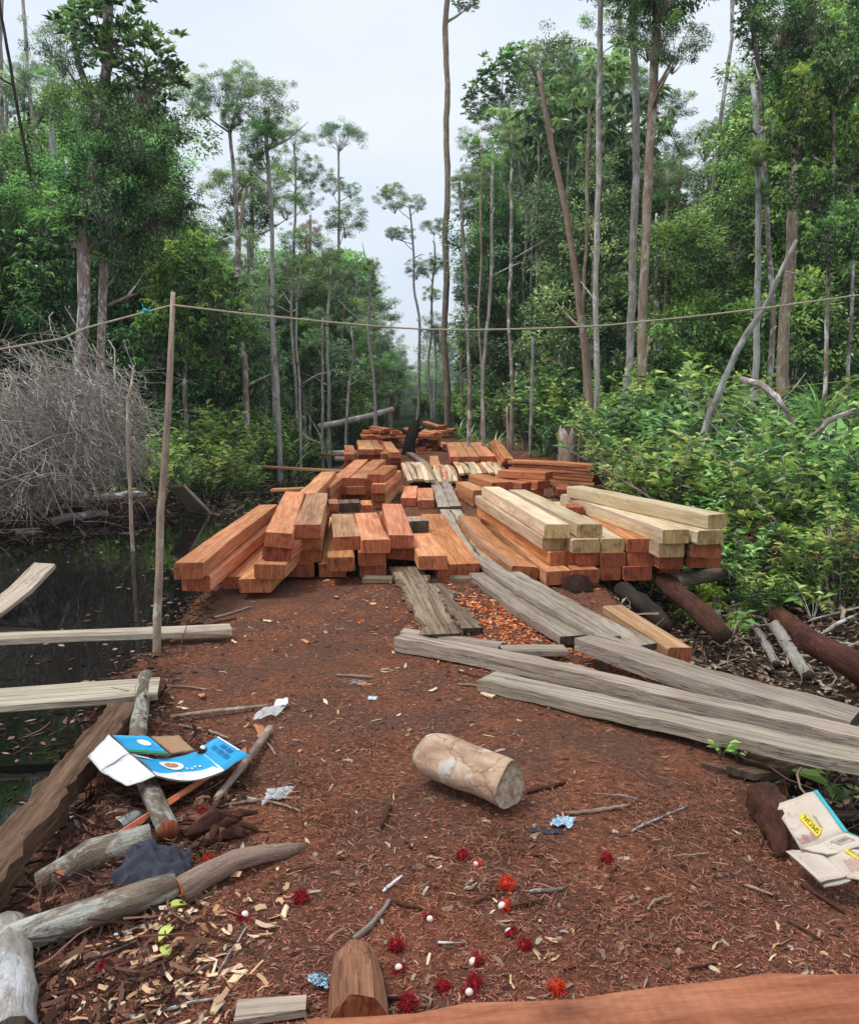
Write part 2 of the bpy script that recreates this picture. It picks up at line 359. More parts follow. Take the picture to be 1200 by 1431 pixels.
def empty(name, loc, **kw):
    o = bpy.data.objects.new(name, None); COL.objects.link(o); o.location = loc; o.empty_display_size = .1
    return tag(o, **kw)
def frame(p0, p1, roll=0.0):          # Y along p0->p1, Z up as far as it goes
    y = (p1 - p0).normalized(); z = Vector((0, 0, 1)); x = y.cross(z)
    if x.length < 1e-4: x = Vector((1, 0, 0))
    x.normalize(); z = x.cross(y)
    m = Matrix((x, y, z)).transposed().to_4x4()
    return Matrix.Translation(p0) @ m @ Matrix.Rotation(roll, 4, 'Y')
def tube_data(pts, rad, n=8, jit=0.0, seed=0, caps=True):
    r = np.random.default_rng(seed); P = [Vector(p) for p in pts]; V = []; F = []
    for i, p in enumerate(P):
        a = P[max(0, i - 1)]; b = P[min(len(P) - 1, i + 1)]; d = (b - a).normalized()
        u = d.cross(Vector((0.3, 1, .2) if abs(d.z) > .8 else (0, 0, 1))); u.normalize(); w = d.cross(u)
        for k in range(n):
            q = rad[i] * (1 + (r.uniform(-jit, jit) if jit else 0)); t = 2 * pi * k / n
            V.append(p + u * (q * cos(t)) + w * (q * sin(t)))
    for i in range(len(P) - 1):
        for k in range(n):
            F.append([i * n + k, i * n + (k + 1) % n, (i + 1) * n + (k + 1) % n, (i + 1) * n + k])
    m = [0] * len(F)
    if caps:
        F.append(list(range(n - 1, -1, -1))); F.append([(len(P) - 1) * n + k for k in range(n)]); m += [1, 1]
    return [tuple(v) for v in V], F, m
def resample(pts, rad, step):
    P = [Vector(p) for p in pts]; out = []; ro = []
    for i in range(len(P) - 1):
        p0 = P[max(0, i - 1)]; p1 = P[i]; p2 = P[i + 1]; p3 = P[min(len(P) - 1, i + 2)]
        k = max(1, int((p2 - p1).length / step))
        for j in range(k):
            t = j / k
            q = .5 * ((2 * p1) + (p2 - p0) * t + (2 * p0 - 5 * p1 + 4 * p2 - p3) * t * t + (3 * p1 - p0 - 3 * p2 + p3) * t ** 3)
            out.append(q); ro.append(rad[i] * (1 - t) + rad[i + 1] * t)
    out.append(P[-1]); ro.append(rad[-1]); return out, ro
def tube(name, pts, rad, mat, end=None, n=8, jit=.08, step=.25, wobble=0.0, parent=None, org=None, seed=None, **kw):
    if not isinstance(rad, (list, tuple)): rad = [rad] * len(pts)
    pts, rad = resample(pts, list(rad), step)
    seed = random.randrange(10 ** 6) if seed is None else seed; r = random.Random(seed)
    if wobble: pts = [pts[0]] + [p + Vector([r.uniform(-wobble, wobble) for _ in range(3)]) for p in pts[1:-1]] + [pts[-1]]
    o0 = Vector(org) if org is not None else pts[0].copy()
    V, F, m = tube_data([p - o0 for p in pts], rad, n, jit, seed); tc = []; s_ = 0.0
    for i, q in enumerate(pts):
        if i: s_ += (q - pts[i - 1]).length
        tc += [(rad[i] * cos(2 * pi * k / n), rad[i] * sin(2 * pi * k / n), s_) for k in range(n)]
    me = mesh(name, V, F, [mat, end or mat], m, tc=tc)
    return link(name, me, parent, o0 if parent is None else None, **kw)
def beam_mesh(name, L, w, hh, mat, seed=0, bow=0.0, wane=None, cham=.006, rough=.003, taper=1.0, sag=0.0, seg=.3, endmat=None):
    r = np.random.default_rng(seed); n = max(3, int(L / seg) + 1); V = []; F = []; mi = []
    c = [cham * r.uniform(.5, 2.4) for _ in range(4)]; bow = bow or r.uniform(-.005, .005)
    if wane is not None: c[wane] = .018
    hw = w / 2
    ph = r.uniform(0, 6)
    for i in range(n):
        t = i / (n - 1); y = t * L; k = 1 + (taper - 1) * t; x0 = bow * sin(pi * t) * L + .0025 * sin(t * 7 + ph); z0 = sag * sin(pi * t) * L
        sk = r.uniform(-.016, .016) if i in (0, n - 1) else 0
        cc = [q * (r.uniform(.5, 1.5) if q > .015 else 1) for q in c]
        ring = [(-hw * k + cc[0], 0), (hw * k - cc[1], 0), (hw * k, cc[1]), (hw * k, hh - cc[2]), (hw * k - cc[2], hh), (-hw * k + cc[3], hh), (-hw * k, hh - cc[3]), (-hw * k, cc[0])]
        for (x, z) in ring:
            V.append((x + x0 + r.uniform(-rough, rough), y + sk * x / hw, z + z0 + r.uniform(-rough, rough)))
    for i in range(n - 1):
        for k in range(8):
            F.append([i * 8 + k, i * 8 + (k + 1) % 8, (i + 1) * 8 + (k + 1) % 8, (i + 1) * 8 + k])
            mi.append(2 if wane is not None and k == {0: 7, 1: 1, 2: 3, 3: 5}[wane] else 0)
    F.append(list(range(7, -1, -1))); F.append([(n - 1) * 8 + k for k in range(8)]); mi += [1, 1]
    F = [f[::-1] for f in F]
    return mesh(name, V, F, [mat, endmat or END[mat], 'bark_snag'], mi, smooth=False)
_bs = [0]
def beam(p0, p1, w, hh, mat, label, group=None, roll=0, name='sawn_timber', cat='timber', top=True, **kw):
    """p0, p1: centres of the TOP face at the near and far end (or of the underside with top=False)"""
    p0 = Vector(p0); p1 = Vector(p1); _bs[0] += 1
    m = frame(p0, p1, roll)
    if top: m = m @ Matrix.Translation((0, 0, -hh))
    me = beam_mesh(name, (p1 - p0).length, w, hh, mat, seed=_bs[0], **kw)
    return link(name, me, None, m, label=label, cat=cat, group=group)
def pbeam(xL, xR, y, z, fx, fy, mat, label, group, hh=.118, roll=0, zf=None, **kw):
    a = PZ(xL, y, z); b = PZ(xR, y, z); p0 = (a + b) / 2; p1 = PZ(fx, fy, z if zf is None else zf)
    d = (p1 - p0).normalized(); w = (b - a).length * abs(d.y) * .99
    return beam(p0, p1, max(w, .1), hh, mat, label, group, roll, **kw)

# ---------------------------------------------------------------- ground and water
def axis(segs):
    out = [segs[0][0]]
    for a, b, st in segs:
        k = max(1, int(round((b - a) / st)))
        out += [a + (b - a) * (i + 1) / k for i in range(k)]
    return np.array(out)
gx = axis([(-450, -150, 60), (-150, -30, 12), (-30, -9, .7), (-9, -2.5, .13), (-2.5, 2.6, .045), (2.6, 8, .13), (8, 30, .7), (30, 150, 12), (150, 450, 60)])
gy = axis([(-60, -6, 6), (-6, 1, .5), (1, 7, .045), (7, 12, .08), (12, 24, .2), (24, 60, .8), (60, 160, 5), (160, 900, 60)])
XX, YY = np.meshgrid(gx, gy); ZZ = H(XX, YY)
ncol, nrow = len(gx), len(gy)
I = (np.arange(nrow - 1)[:, None] * ncol + np.arange(ncol - 1)[None]).ravel()
gf = np.stack([I, I + 1, I + ncol + 1, I + ncol], 1)
me = mesh('ground', np.stack([XX.ravel(), YY.ravel(), ZZ.ravel()], 1), gf, 'ground')
L_, F_, R_ = masks(XX, YY)
saw = np.clip((1 - 1.6 * L_) * (1 - 1.3 * R_) + .25 * wob(XX * 1.7, YY * 1.7) * np.clip(4 * (L_ + R_), 0, 1), 0, 1) * (1 - sst(26, 34, YY))
at = me.attributes.new('saw', 'FLOAT', 'POINT'); at.data.foreach_set('value', saw.ravel().astype(np.float32))
link('ground', me, kind='structure')
me = mesh('water', [(-9.5, -20, WATER), (-1.0, -20, WATER), (-1.0, 62, WATER), (-9.5, 62, WATER)], [[0, 1, 2, 3]], 'water')
link('water', me, kind='structure')

# ---------------------------------------------------------------- sawn timber
RED, ORG, PNK, PAL = 'red_wood', 'orange_wood', 'pinkish_wood', 'pale_wood'
LW = {.12: 'bottom layer', .24: 'second layer', .36: 'third layer', .48: 'fourth layer', .60: 'top'}
# stack beside the water, front row (front-top edge xL, xR, y, level, far end x, y)
g = 'orange beams stacked at the front beside the water'
def fl(z, extra=''): return 'orange beam, %s of the waterside front stack%s' % (LW[z], extra)
pbeam(242.5, 283, 786, .36, 374, 705, ORG, 'long orange beam overhanging the dark water, uppermost of two', g, .128)
pbeam(253, 295, 804.5, .232, 386, 716, ORG, 'long orange beam overhanging the dark water, under its twin', g, .118)
pbeam(310, 345, 806, .10, 392, 742, RED, 'orange brown beam half hidden beneath the pair over the water', g, .10)
pbeam(333, 378, 809, .12, 424, 746, ORG, 'orange beam with a cracked end at the outer foot of the front stack', g, .116)
pbeam(354, 398, 789, .24, 436, 740, ORG, 'orange beam resting on the cracked beam at the outer side of the front stack', g)
pbeam(367.5, 408, 764, .36, 446, 714, RED, 'tilted red ended beam under the wide top beam of the front stack', g, roll=.09)
pbeam(370, 409, 745, .48, 413, 687, ORG, 'wide pale orange top beam at the outer edge of the front stack', g, roll=.07)
pbeam(409, 448, 733, .48, 443, 689, PNK, 'rough pinkish top beam beside the wide pale orange one, front stack', g)
pbeam(410, 449, 750, .36, 444, 704, RED, fl(.36, ' under the rough pinkish beam'), g)
pbeam(410, 449, 768, .24, 445, 716, PNK, fl(.24, ' under the rough pinkish beam'), g)
pbeam(398, 439, 788, .12, 438, 730, ORG, fl(.12, ' under the rough pinkish beam'), g)
pbeam(445, 483, 788, .12, 470, 722, ORG, 'recessed orange beam at the foot of the front stack beside the loose board', g)
pbeam(457, 496, 779, .24, 478, 722, RED, 'orange beam jutting forward over the recessed one in the front stack', g)
pbeam(502, 540, 788, .12, 508, 726, ORG, 'orange beam with a yellowish end just left of the bark slab', g)
pbeam(500, 539, 772, .24, 507, 722, RED, 'red ended beam just above the yellowish ended one, left of the bark slab', g)
pbeam(465, 503, 750, .36, 478, 718, PNK, 'short rough greyish pink beam on top of the front stack', g)
pbeam(505, 545, 754, .36, 511, 717, ORG, 'short smooth orange beam on top beside the greyish pink one', g)
pbeam(542, 583, 764, .24, 546, 716, RED, 'red orange beam directly above the head of the bark slab', g, roll=.1)
pbeam(543, 579, 748, .36, 548, 704, ORG, 'orange beam with a bowed top lying above the bark slab', g, roll=.04)
pbeam(584, 625, 777, .24, 573, 722, ORG, 'orange beam next to the bark slab carrying a short weathered block', g)
pbeam(612, 628, 795, .118, 600, 762, RED, 'narrow offcut propping the beam beside the bark slab', g)
pbeam(627, 671, 788, .12, 603, 718, RED, 'flat red beam nearest the grey walkway planks in the front stack', g)
# sleepers and loose blocks of that stack
def sleeper(x0, x1, y, z, mat, label, w=.13, hh=.05): beam(PZ(x0, y, z), PZ(x1, y, z), w, hh, mat, label, None, name='sleeper', cat='wood')
sleeper(508, 549, 806, .045, 'old_wood', 'short weathered board stub by the head of the bark slab')
sleeper(600, 690, 806, .035, 'old_wood', 'dark sleeper board under the flat red beam')
def block(xL, xR, y, z, ydeep, mat, label, hh): pbeam(xL, xR, y, z, (xL + xR) / 2 - 2, ydeep, mat, label, 'loose offcut blocks on the stacks', hh, name='offcut_block', cat='wood block')
block(572, 599, 728, .36, 723, 'grey_wood', 'short weathered offcut block with pale top on the orange beams', .115)
block(473, 504, 703, .46, 698, 'old_wood', 'streaky brown offcut block at the back of the front stack', .10)
block(461, 472, 704, .44, 697, PNK, 'small pale offcut beside the streaky brown block', .08)
block(505, 521, 706, .42, 699, RED, 'red offcut behind the streaky brown block', .07)
block(792, 815, 709, .44, 704, RED, 'short red offcut block between the two pale beam groups', .11)
# middle stacks on the water side
g = 'orange beams of the middle stacks on the water side'
pbeam(414, 441, 690, .42, 459, 659, ORG, 'long bright orange beam leaning out toward the water behind the front stack', g, .13)
pbeam(416, 442, 703, .29, 462, 668, RED, 'beam hidden under the long bright orange one toward the water', g, .28)
pbeam(436, 461, 681, .36, 474, 663, ORG, 'short orange beam between the long bright one and the two tone stack', g, .12)
pbeam(437, 462, 693, .24, 474, 672, RED, 'lower orange beam between the long bright one and the two tone stack', g, .23)
for k, (a, b, y, z, fx, fy, m) in enumerate([(463, 487, 668, .36, 505, 642, ORG), (487, 512, 668, .36, 529, 642, ORG), (463, 484, 680, .24, 506, 652, RED),
        (484, 510, 680, .24, 529, 652, PNK), (461, 484, 690, .12, 504, 660, RED), (486, 511, 690, .12, 528, 660, RED)]):
    pbeam(a, b, y, z, fx, fy, m, 'orange beam in the %s of the two tone middle stack' % LW[z], g)
pbeam(513.5, 536, 663, .48, 545, 650, RED, 'dark reddish cap beam on the tall narrow middle stack', g)
for z, y in ((.36, 677), (.24, 688), (.12, 699)):
    pbeam(518, 538, y, z, 552, 657 + (.36 - z) * 78, ORG, 'orange beam in the %s of the tall narrow middle stack' % LW[z], g)
pbeam(560, 582, 696, .12, 574, 679, ORG, 'short orange beam beside the walkway, further from it', g); pbeam(583, 607, 699, .12, 594, 682, ORG, 'short orange beam beside the walkway, right against it', g)
# pale edged thin slats
def slats(n, x0, x1, ynear, fx0, fx1, fyf, layers, zb, label, group):
    for L in range(layers):
        for i in range(n):
            if L == layers - 1 and random.random() < .12: continue
            t = (i + .5) / n; z = zb + (L + 1) * .045
            a = PZ(x0 + (x1 - x0) * t + random.uniform(-1, 1), ynear + random.uniform(-1, 1.5), z); b = PZ(fx0 + (fx1 - fx0) * t, fyf + random.uniform(-1, 1), z)
            w = abs(PZ(x1, ynear, z).x - PZ(x0, ynear, z).x) / n * .9
            beam(a, b, w, .042, PAL if L == layers - 1 else PNK, label, group, roll=random.uniform(-.12, .12), name='sawn_lath', cat='lath', sag=random.uniform(.0, .025), bow=random.uniform(-.015, .015))
slats(5, 569, 608, 670, 560, 590, 646, 4, .0, 'pale edged thin slat in the bundle on the water side of the walkway', 'slats on the water side of the walkway')
slats(4, 612, 640, 672, 606, 626, 650, 3, .0, 'pale edged thin slat in the bundle just across the walkway', 'slats just across the walkway')
slats(8, 642, 708, 661, 632, 694, 646, 3, .0, 'pale edged thin slat in the long row before the back beams', 'slats in the row before the back beams')
# back ranks
g = 'beams of the back stacks on the water side'
for z in (.36, .24, .12):
    pbeam(481, 496, 635 + (.36 - z) * 64, z, 487, 622 + (.36 - z) * 45, RED, 'beam of the slim back stack standing by the water', g)
for z in (.36, .24, .12):
    for i in range(3):
        pbeam(500.5 + i * 11.6, 511.5 + i * 11.6, 628 + (.36 - z) * 60, z, 503 + i * 9.5, 615 + (.36 - z) * 40, ORG if z > .3 else RED, 'beam in the %s of the three wide back stack' % LW[z], g)
for z in (.36, .24, .12): pbeam(544, 560, 632 + (.36 - z) * 60, z, 541, 617 + (.36 - z) * 42, ORG if z > .3 else RED, 'beam of the slim back stack beside the charred stump', g)
pbeam(533, 544, 634, .3, 532, 621, RED, 'lone beam filling the gap between two back stacks', g, .29)
g = 'beams of the back stack on the thicket side'
for z in (.24, .12):
    for (a, b, fx) in ((629, 642, 629), (642.5, 656, 638), (656.5, 669, 649), (669.5, 681, 659), (681.5, 693, 668)):
        pbeam(a, b, 638 + (.24 - z) * 62 + random.uniform(-.7, .7), z, fx, 618 + (.24 - z) * 35, ORG if z > .2 else RED, 'beam in the %s of the wide back stack on the thicket side' % LW[z], g)
pbeam(603, 617, 652, .12, 606, 637, ORG, 'single orange beam lying in front of the wide back stack', g)
for i in range(4):
    pbeam(705 - i * 2.2, 719 - i * 1.2, 641 + i * 3.2, .36 - i * .07, 694 - i * 2, 615 + i * 1.5, RED, 'thick board in the slanting bundle beside the wide back stack', 'boards of the slanting bundle', .062, roll=.16)
# boards lying crosswise and beams in front of them
g = 'boards of the crosswise pile by the stump'
for i in range(6):
    z = .06 * (i + 1) + .02
    a = PD(718 + random.uniform(-4, 4), 648, 15.6); b = PD(838 - i * 1.2 + random.uniform(-3, 3), 648, 14.6)
    beam((a.x, a.y, z), (b.x, b.y, z), .33, .054, RED if i % 3 else ORG, 'flat red board in the crosswise pile by the stump', g, roll=0, name='sawn_board', cat='board', sag=.006)
g = 'beams before the crosswise pile'
def xbeam(p, q, w, hh, m, l): beam(p, q, w, hh, m, l, g)
a = PZ(767, 660, .36); b = PZ(702, 656, .36); xbeam(a, b, .26, .12, RED, 'red beam lying askew just before the crosswise boards')
a = PZ(760, 672, .24); b = PZ(700, 664, .24); xbeam(a, b, .27, .12, RED, 'red beam under the askew one, its marked end showing')
a = PZ(734, 673, .24); b = PZ(676, 667, .24); xbeam(a + Vector((0, -.16, 0)), b + Vector((0, -.16, 0)), .24, .12, RED, 'dark red beam beside the marked one')
a = PZ(745, 684, .12); b = PZ(680, 677, .12); xbeam(a, b, .5, .115, RED, 'wide lower beam carrying the askew red beams')
a = PZ(790, 684, .13); b = PZ(782, 676, .13); xbeam(a, b, .24, .12, RED, 'short beam poking out beside the tall pale beams')
a = PZ(702, 674, .30); b = PZ(668, 663, .30); xbeam(a, b, .32, .11, RED, 'wide flat red beam on the pile next to the pale slats')
a = PZ(671, 685, .24); b = PZ(646, 673, .24); xbeam(a, b, .2, .12, ORG, 'orange beam with ribbed side next to the walkway, upper')
a = PZ(671, 697, .12); b = PZ(643, 682, .12); xbeam(a, b, .2, .12, RED, 'orange beam next to the walkway, under the ribbed one')
a = PZ(704, 690, .19); b = PZ(676, 676, .19); xbeam(a, b, .26, .19, RED, 'beam hidden under the wide flat red one')
# front stack on the thicket side, with the pale beams
g = 'beams of the front stack with the pale timber'
pbeam(760, 796, 733, .48, 685, 680, PAL, 'pale yellow top beam with dark stained edge, nearest the walkway', g, wane=3)
pbeam(805, 842, 733, .48, 722, 684, PAL, 'pale yellow top beam second from the walkway', g, wane=3)
pbeam(757, 796, 750, .36, 677, 692, PAL, 'pale yellow beam directly under the stained edge one', g)
pbeam(799, 839, 754, .36, 722, 696, PAL, 'pale yellow beam under the second top one, its end set back', g)
pbeam(840, 874, 753, .36, 772, 701, PAL, 'pale yellow beam wedged beside the broad red one', g)
pbeam(876, 915, 753, .36, 800, 700, RED, 'broad smooth red beam lying between the two pale groups', g)
pbeam(767, 806, 771, .24, 680, 707, RED, 'red beam under the pale ones, outermost toward the walkway', g)
pbeam(807, 838, 772, .24, 712, 707, RED, 'red beam in the second layer under the set back pale end', g)
pbeam(839, 875, 773, .24, 745, 707, RED, 'red beam in the second layer under the wedged pale one', g)
pbeam(876.5, 917, 772, .24, 780, 707, RED, 'red beam with a dark knot on its end under the broad red one', g)
pbeam(762, 800, 798, .12, 683, 719, ORG, 'orange beam at the foot of the pale stack, outermost toward the walkway', g)
pbeam(800.5, 838, 796, .12, 712, 717, RED, 'red beam at the foot of the pale stack, second from the walkway', g)
pbeam(839, 868, 792, .12, 745, 715, RED, 'narrow red beam at the foot of the pale stack', g)
pbeam(869.5, 912, 792, .12, 778, 715, RED, 'red beam at the foot of the pale stack above the ditch', g)
pbeam(715, 754, 792, .12, 654, 721, ORG, 'bowed orange beam with a bark edge lying along the walkway', g, wane=3, roll=.1, bow=-.022)
pbeam(984, 1021, 719, .60, 803, 679, PAL, 'long pale beam crowning the stack beside the thicket', g)
pbeam(925, 965, 740, .48, 797, 690, PAL, 'long pale beam with a rounded wane end below the crowning one', g, wane=3)
pbeam(972, 1014, 741, .48, 815, 692, PAL, 'pale beam under the crowning one, against the thicket', g)
pbeam(920, 957, 759, .36, 806, 700, PAL, 'shaded pale beam beneath the rounded one', g)
pbeam(966, 1008, 760, .355, 840, 702, PNK, 'pinkish beam beneath the thicket side pale one', g)
pbeam(960, 1008, 774, .24, 850, 710, ORG, 'orange ended beam deep in the shade by the ferns', g)
pbeam(921, 955, 776, .24, 815, 712, RED, 'shaded red beam in the second layer beside the orange ended one', g)
pbeam(922, 950, 790, .12, 820, 716, RED, 'shaded red beam low over the ditch', g)
# far tumbled heaps
def heap(px, py, n, rx, hz, label, group, dep, seed, along=False):
    r = random.Random(seed); base = PD(px, py, dep); base.z = h(base.x, base.y)
    for i in range(n):
        t = i / n; rad = rx * (1 - .75 * t)
        c = base + Vector((r.uniform(-rad, rad), r.uniform(-rad, rad) * .8, .06 + t * hz))
        a = r.uniform(-.7, .7) + (0 if along else (pi / 2 if r.random() < .4 else 0)); l = r.uniform(.6, 1.3) if not along else r.uniform(1.2, 2)
        d = Vector((sin(a), cos(a), r.uniform(-.12, .12)))
        beam(c - d * l / 2, c + d * l / 2, r.uniform(.17, .26), r.uniform(.07, .12), r.choice([RED, RED, ORG]), label, group, roll=r.uniform(-.25, .25))
heap(536, 615, 30, .62, .58, 'tumbled red offcut in the far heap before the fallen log', 'offcuts of the far heap before the fallen log', 25.5, 3)
heap(596, 618, 20, .42, .5, 'red beam in the far heap behind the charred stump', 'beams of the far heap behind the charred stump', 24.5, 4, True)
heap(608, 600, 8, .5, .5, 'dark red beam in the farthest small heap under the tall bare trunk', 'beams of the farthest small heap', 31, 5)
# two boards bridging the canal and other planks on the water side
beam(PZ(352, 650, -.02), PZ(486, 657, .02), .2, .05, ORG, 'orange board bridging the canal in front of the slim back stack', None, name='sawn_board', cat='board')
beam(PZ(380, 683, -.05), PZ(425, 681, -.02), .2, .05, RED, 'short red board end poking over the canal behind the front stack', None, name='sawn_board', cat='board')
beam(PZ(480, 635, .05), PZ(452, 634, -.02), .16, .05, RED, 'thin red board reaching from the slim back stack to the far bank', None, name='sawn_board', cat='board')
p = PZ(322, 874, .045); beam(p, (-6.9, p.y - .75, .02), .13, .055, 'grey_wood', 'narrow pale plank crossing the dark water behind the pole', None, name='plank', cat='plank')
p = PZ(222, 957, .03); beam(p, (-6.9, p.y - 1.2, .0), .27, .045, 'grey_wood', 'broad grey plank crossing the water in front of the pole', None, name='plank', cat='plank')
beam(PD(62, 787, 8.3), PD(-60, 880, 7.2), .26, .05, 'grey_wood', 'curved grey board tilted up out of the water by the brush', None, name='plank', cat='plank', sag=-.05)
beam(PZ(246, 676, .15), PZ(292, 722, -.55), .3, .06, 'grey_wood', 'thick grey slab sliding from the far bank into the water', None, name='plank', cat='plank')
# ---------------------------------------------------------------- weathered walkway and the crossing planks
g = 'grey planks of the walkway between the stacks'
def curvedplank(name, pts, w, hh, mat, label, group=None, cat='plank', edge=.012):
    pts, _ = resample(pts, [1] * len(pts), .12 if edge < .02 else .05); V = []; F = []; r = random.Random(label); e0 = [0.0, 0.0]; e1 = [0.0, 0.0]
    o0 = pts[0].copy()
    for i, p in enumerate(pts):
        d = (pts[min(i + 1, len(pts) - 1)] - pts[max(0, i - 1)]).normalized(); s = d.cross(Vector((0, 0, 1))).normalized(); u = s.cross(d)
        e = (r.uniform(-edge, edge), r.uniform(-edge, edge))
        if edge > .02: e1 = [.7 * x_ + .55 * q_ for x_, q_ in zip(e1, e)]; e = tuple(x_ + .3 * q_ for x_, q_ in zip(e1, e))
        for a, b in ((-.5, -1), (.5, -1), (.5, 0), (-.5, 0)):
            V.append(tuple(p - o0 + s * (a * w + e[a > 0]) + u * (b * hh + r.uniform(-.25, .25) * min(edge, .016))))
    for i in range(len(pts) - 1):
        for k in range(4): F.append([i * 4 + k, i * 4 + (k + 1) % 4, i * 4 + 4 + (k + 1) % 4, i * 4 + 4 + k])
    F += [[3, 2, 1, 0], [len(V) - 4 + k for k in range(4)]]
    # local frame so that the grain runs along the plank
    m = frame(pts[0], pts[-1]); inv = m.inverted()
    V = [tuple(inv @ (Vector(v) + o0)) for v in V]
    me = mesh(name, V, F, [mat, END[mat]], [0] * (len(F) - 2) + [1, 1], smooth=False)
    return link(name, me, None, m, label=label, cat=cat, group=group)
curvedplank('plank', [PZ(572, 632, .06), PZ(596, 648, .06), PZ(612, 668, .06), PZ(621, 694, .06), PZ(630, 712, .05)], .15, .05, 'grey_wood', 'winding grey walkway plank running up to the charred stump', g)
curvedplank('plank', [PZ(606, 668, .09), PZ(612, 684, .09), PZ(620, 708, .09)], .15, .04, 'grey_wood', 'short grey walkway board, partner against the orange beams', g)
curvedplank('plank', [PZ(620, 668, .10), PZ(627, 684, .10), PZ(637, 707, .10)], .15, .04, 'grey_wood', 'short grey walkway board, partner on the pale timber side', g)
curvedplank('plank', [PZ(617, 702, .055), PZ(634, 738, .055), PZ(662, 782, .055)], .13, .045, 'grey_wood', 'slim curved walkway plank hugging the flat red beam', g)
curvedplank('plank', [PZ(632, 704, .055), PZ(648, 730, .055), PZ(672, 764, .055), PZ(694, 788, .055)], .13, .045, 'grey_wood', 'slim curved walkway plank beside the bowed bark edged beam', g)
curvedplank('plank', [PZ(668, 800, .05), PZ(730, 845, .05), PZ(802, 889, .06)], .19, .055, 'grey_wood', 'grey walkway plank with a dark sawn end facing the clearing', g)
curvedplank('plank', [PZ(663, 776, .10), PZ(750, 832, .10), PZ(850, 890, .09)], .15, .04, 'grey_wood', 'long grey walkway plank overlapping in the middle', g)
curvedplank('plank', [PZ(712, 799, .08), PZ(800, 849, .08), PZ(905, 901, .03)], .165, .045, 'grey_wood', 'grey walkway plank on the ditch side, cut to a point', g)
g = 'long grey planks laid across the ditch'
curvedplank('plank', [PZ(822, 888, .13), PZ(940, 930, .12), PZ(1070, 966, .10), PZ(1196, 999, .08)], .225, .075, 'grey_wood', 'broad grey plank with a damp patch running from the walkway over the ditch', g)
curvedplank('plank', [PZ(558, 888, .07), PZ(740, 921, .08), PZ(960, 972, .09), PZ(1200, 1023, .09), PZ(1330, 1052, .09)], .13, .085, 'grey_wood', 'long squared grey plank crossing in front of the broad one', g)
curvedplank('plank', [PZ(680, 944, .05), PZ(860, 984, .06), PZ(1040, 1022, .06), PZ(1200, 1056, .06), PZ(1330, 1084, .06)], .17, .06, 'grey_wood', 'lowest grey plank across the ditch, closest to the short log', g)
beam(PZ(562, 880, .03), PZ(700, 900, .03), .1, .03, 'grey_wood', 'thin grey lath peeping out behind the squared plank end', None, name='plank', cat='plank')
beam(PZ(700, 905, .05), PZ(790, 905, .05), .12, .04, 'grey_wood', 'short pale board between the walkway and the squared plank', None, name='plank', cat='plank')
beam(PZ(900, 918, .03), PZ(1075, 985, -.02), .14, .04, 'old_wood', 'dull board slipped beneath the broad grey plank', None, name='plank', cat='plank')
beam(PZ(950, 905, .02), PZ(856, 846, .06), .15, .10, 'pinkish_wood', 'split pinkish beam with a splintered end beside the ditch', None, cat='timber')
# the bark slab and the big timber in the foreground
curvedplank('bark_slab', [PZ(566, 791, .07), PZ(590, 828, .07), PZ(618, 886, .05)], .25, .06, 'old_wood', 'rough bark slab sloping down from the orange beams', None, 'slab', .035)
curvedplank('bark_slab', [PZ(606, 815, .05), PZ(635, 846, .04), PZ(655, 878, .035)], .15, .05, 'old_wood', 'crumbling strip of bark slab split off along its edge', None, 'slab', .04)
a = PZ(430, 1494, .13); b = PZ(1330, 1402, .13); beam(a, b, .36, .15, 'fore_wood', 'big reddish sawn timber lying across the foreground', None, cat='timber', cham=.02, rough=.004, seg=.12)
# ---------------------------------------------------------------- leaves, crowns, plants (shared meshes)
def unit(a): return a / np.maximum(np.linalg.norm(a, axis=-1, keepdims=True), 1e-6)
def leaves(P, D, L, W, fold=.25, droop=0.0, r=None):
    """P positions, D directions, L lengths, W widths -> verts, tris; 4 vertices a leaf"""
    n = len(P); r = r or rng
    D = unit(D); U = np.tile([0, 0, 1.0], (n, 1)) + r.normal(0, .35, (n, 3))
    S = unit(np.cross(D, U)); N = np.cross(S, D)
    L = np.asarray(L).reshape(-1, 1) * np.ones((n, 1)); W = np.asarray(W).reshape(-1, 1) * np.ones((n, 1))
    mid = P + D * L * .5
    V = np.stack([P, mid + S * W * .5 + N * W * fold, P + D * L - N * L * droop, mid - S * W * .5 + N * W * fold], 1).reshape(-1, 3)
    b = np.arange(n)[:, None] * 4
    F = np.concatenate([b + [0, 1, 2], b + [0, 2, 3]], 0)
    return V, F
def leafmesh(name, V, F, tint, mat):
    me = mesh(name, V, F, mat, smooth=False, tint=np.repeat(tint, 4)); return me
def twigset(segs, n=3):                  # many small tubes: list of (points, r0, r1)
    V = []; F = []
    for pts, r0, r1 in segs:
        k = len(pts); b = len(V)
        for i, p in enumerate(pts):
            a = pts[max(0, i - 1)]; c = pts[min(k - 1, i + 1)]; d = np.asarray(c) - np.asarray(a); d = d / max(np.linalg.norm(d), 1e-6)
            u = np.cross(d, (0.1, .3, 1) if abs(d[2]) < .9 else (1, 0, 0)); u /= np.linalg.norm(u); w = np.cross(d, u); q = r0 + (r1 - r0) * i / (k - 1)
            for j in range(n):
                t = 2 * pi * j / n; V.append(tuple(np.asarray(p) + u * q * cos(t) + w * q * sin(t)))
        for i in range(k - 1):
            for j in range(n): F.append([b + i * n + j, b + i * n + (j + 1) % n, b + (i + 1) * n + (j + 1) % n, b + (i + 1) * n + j])
    return V, F
CROWN = {}
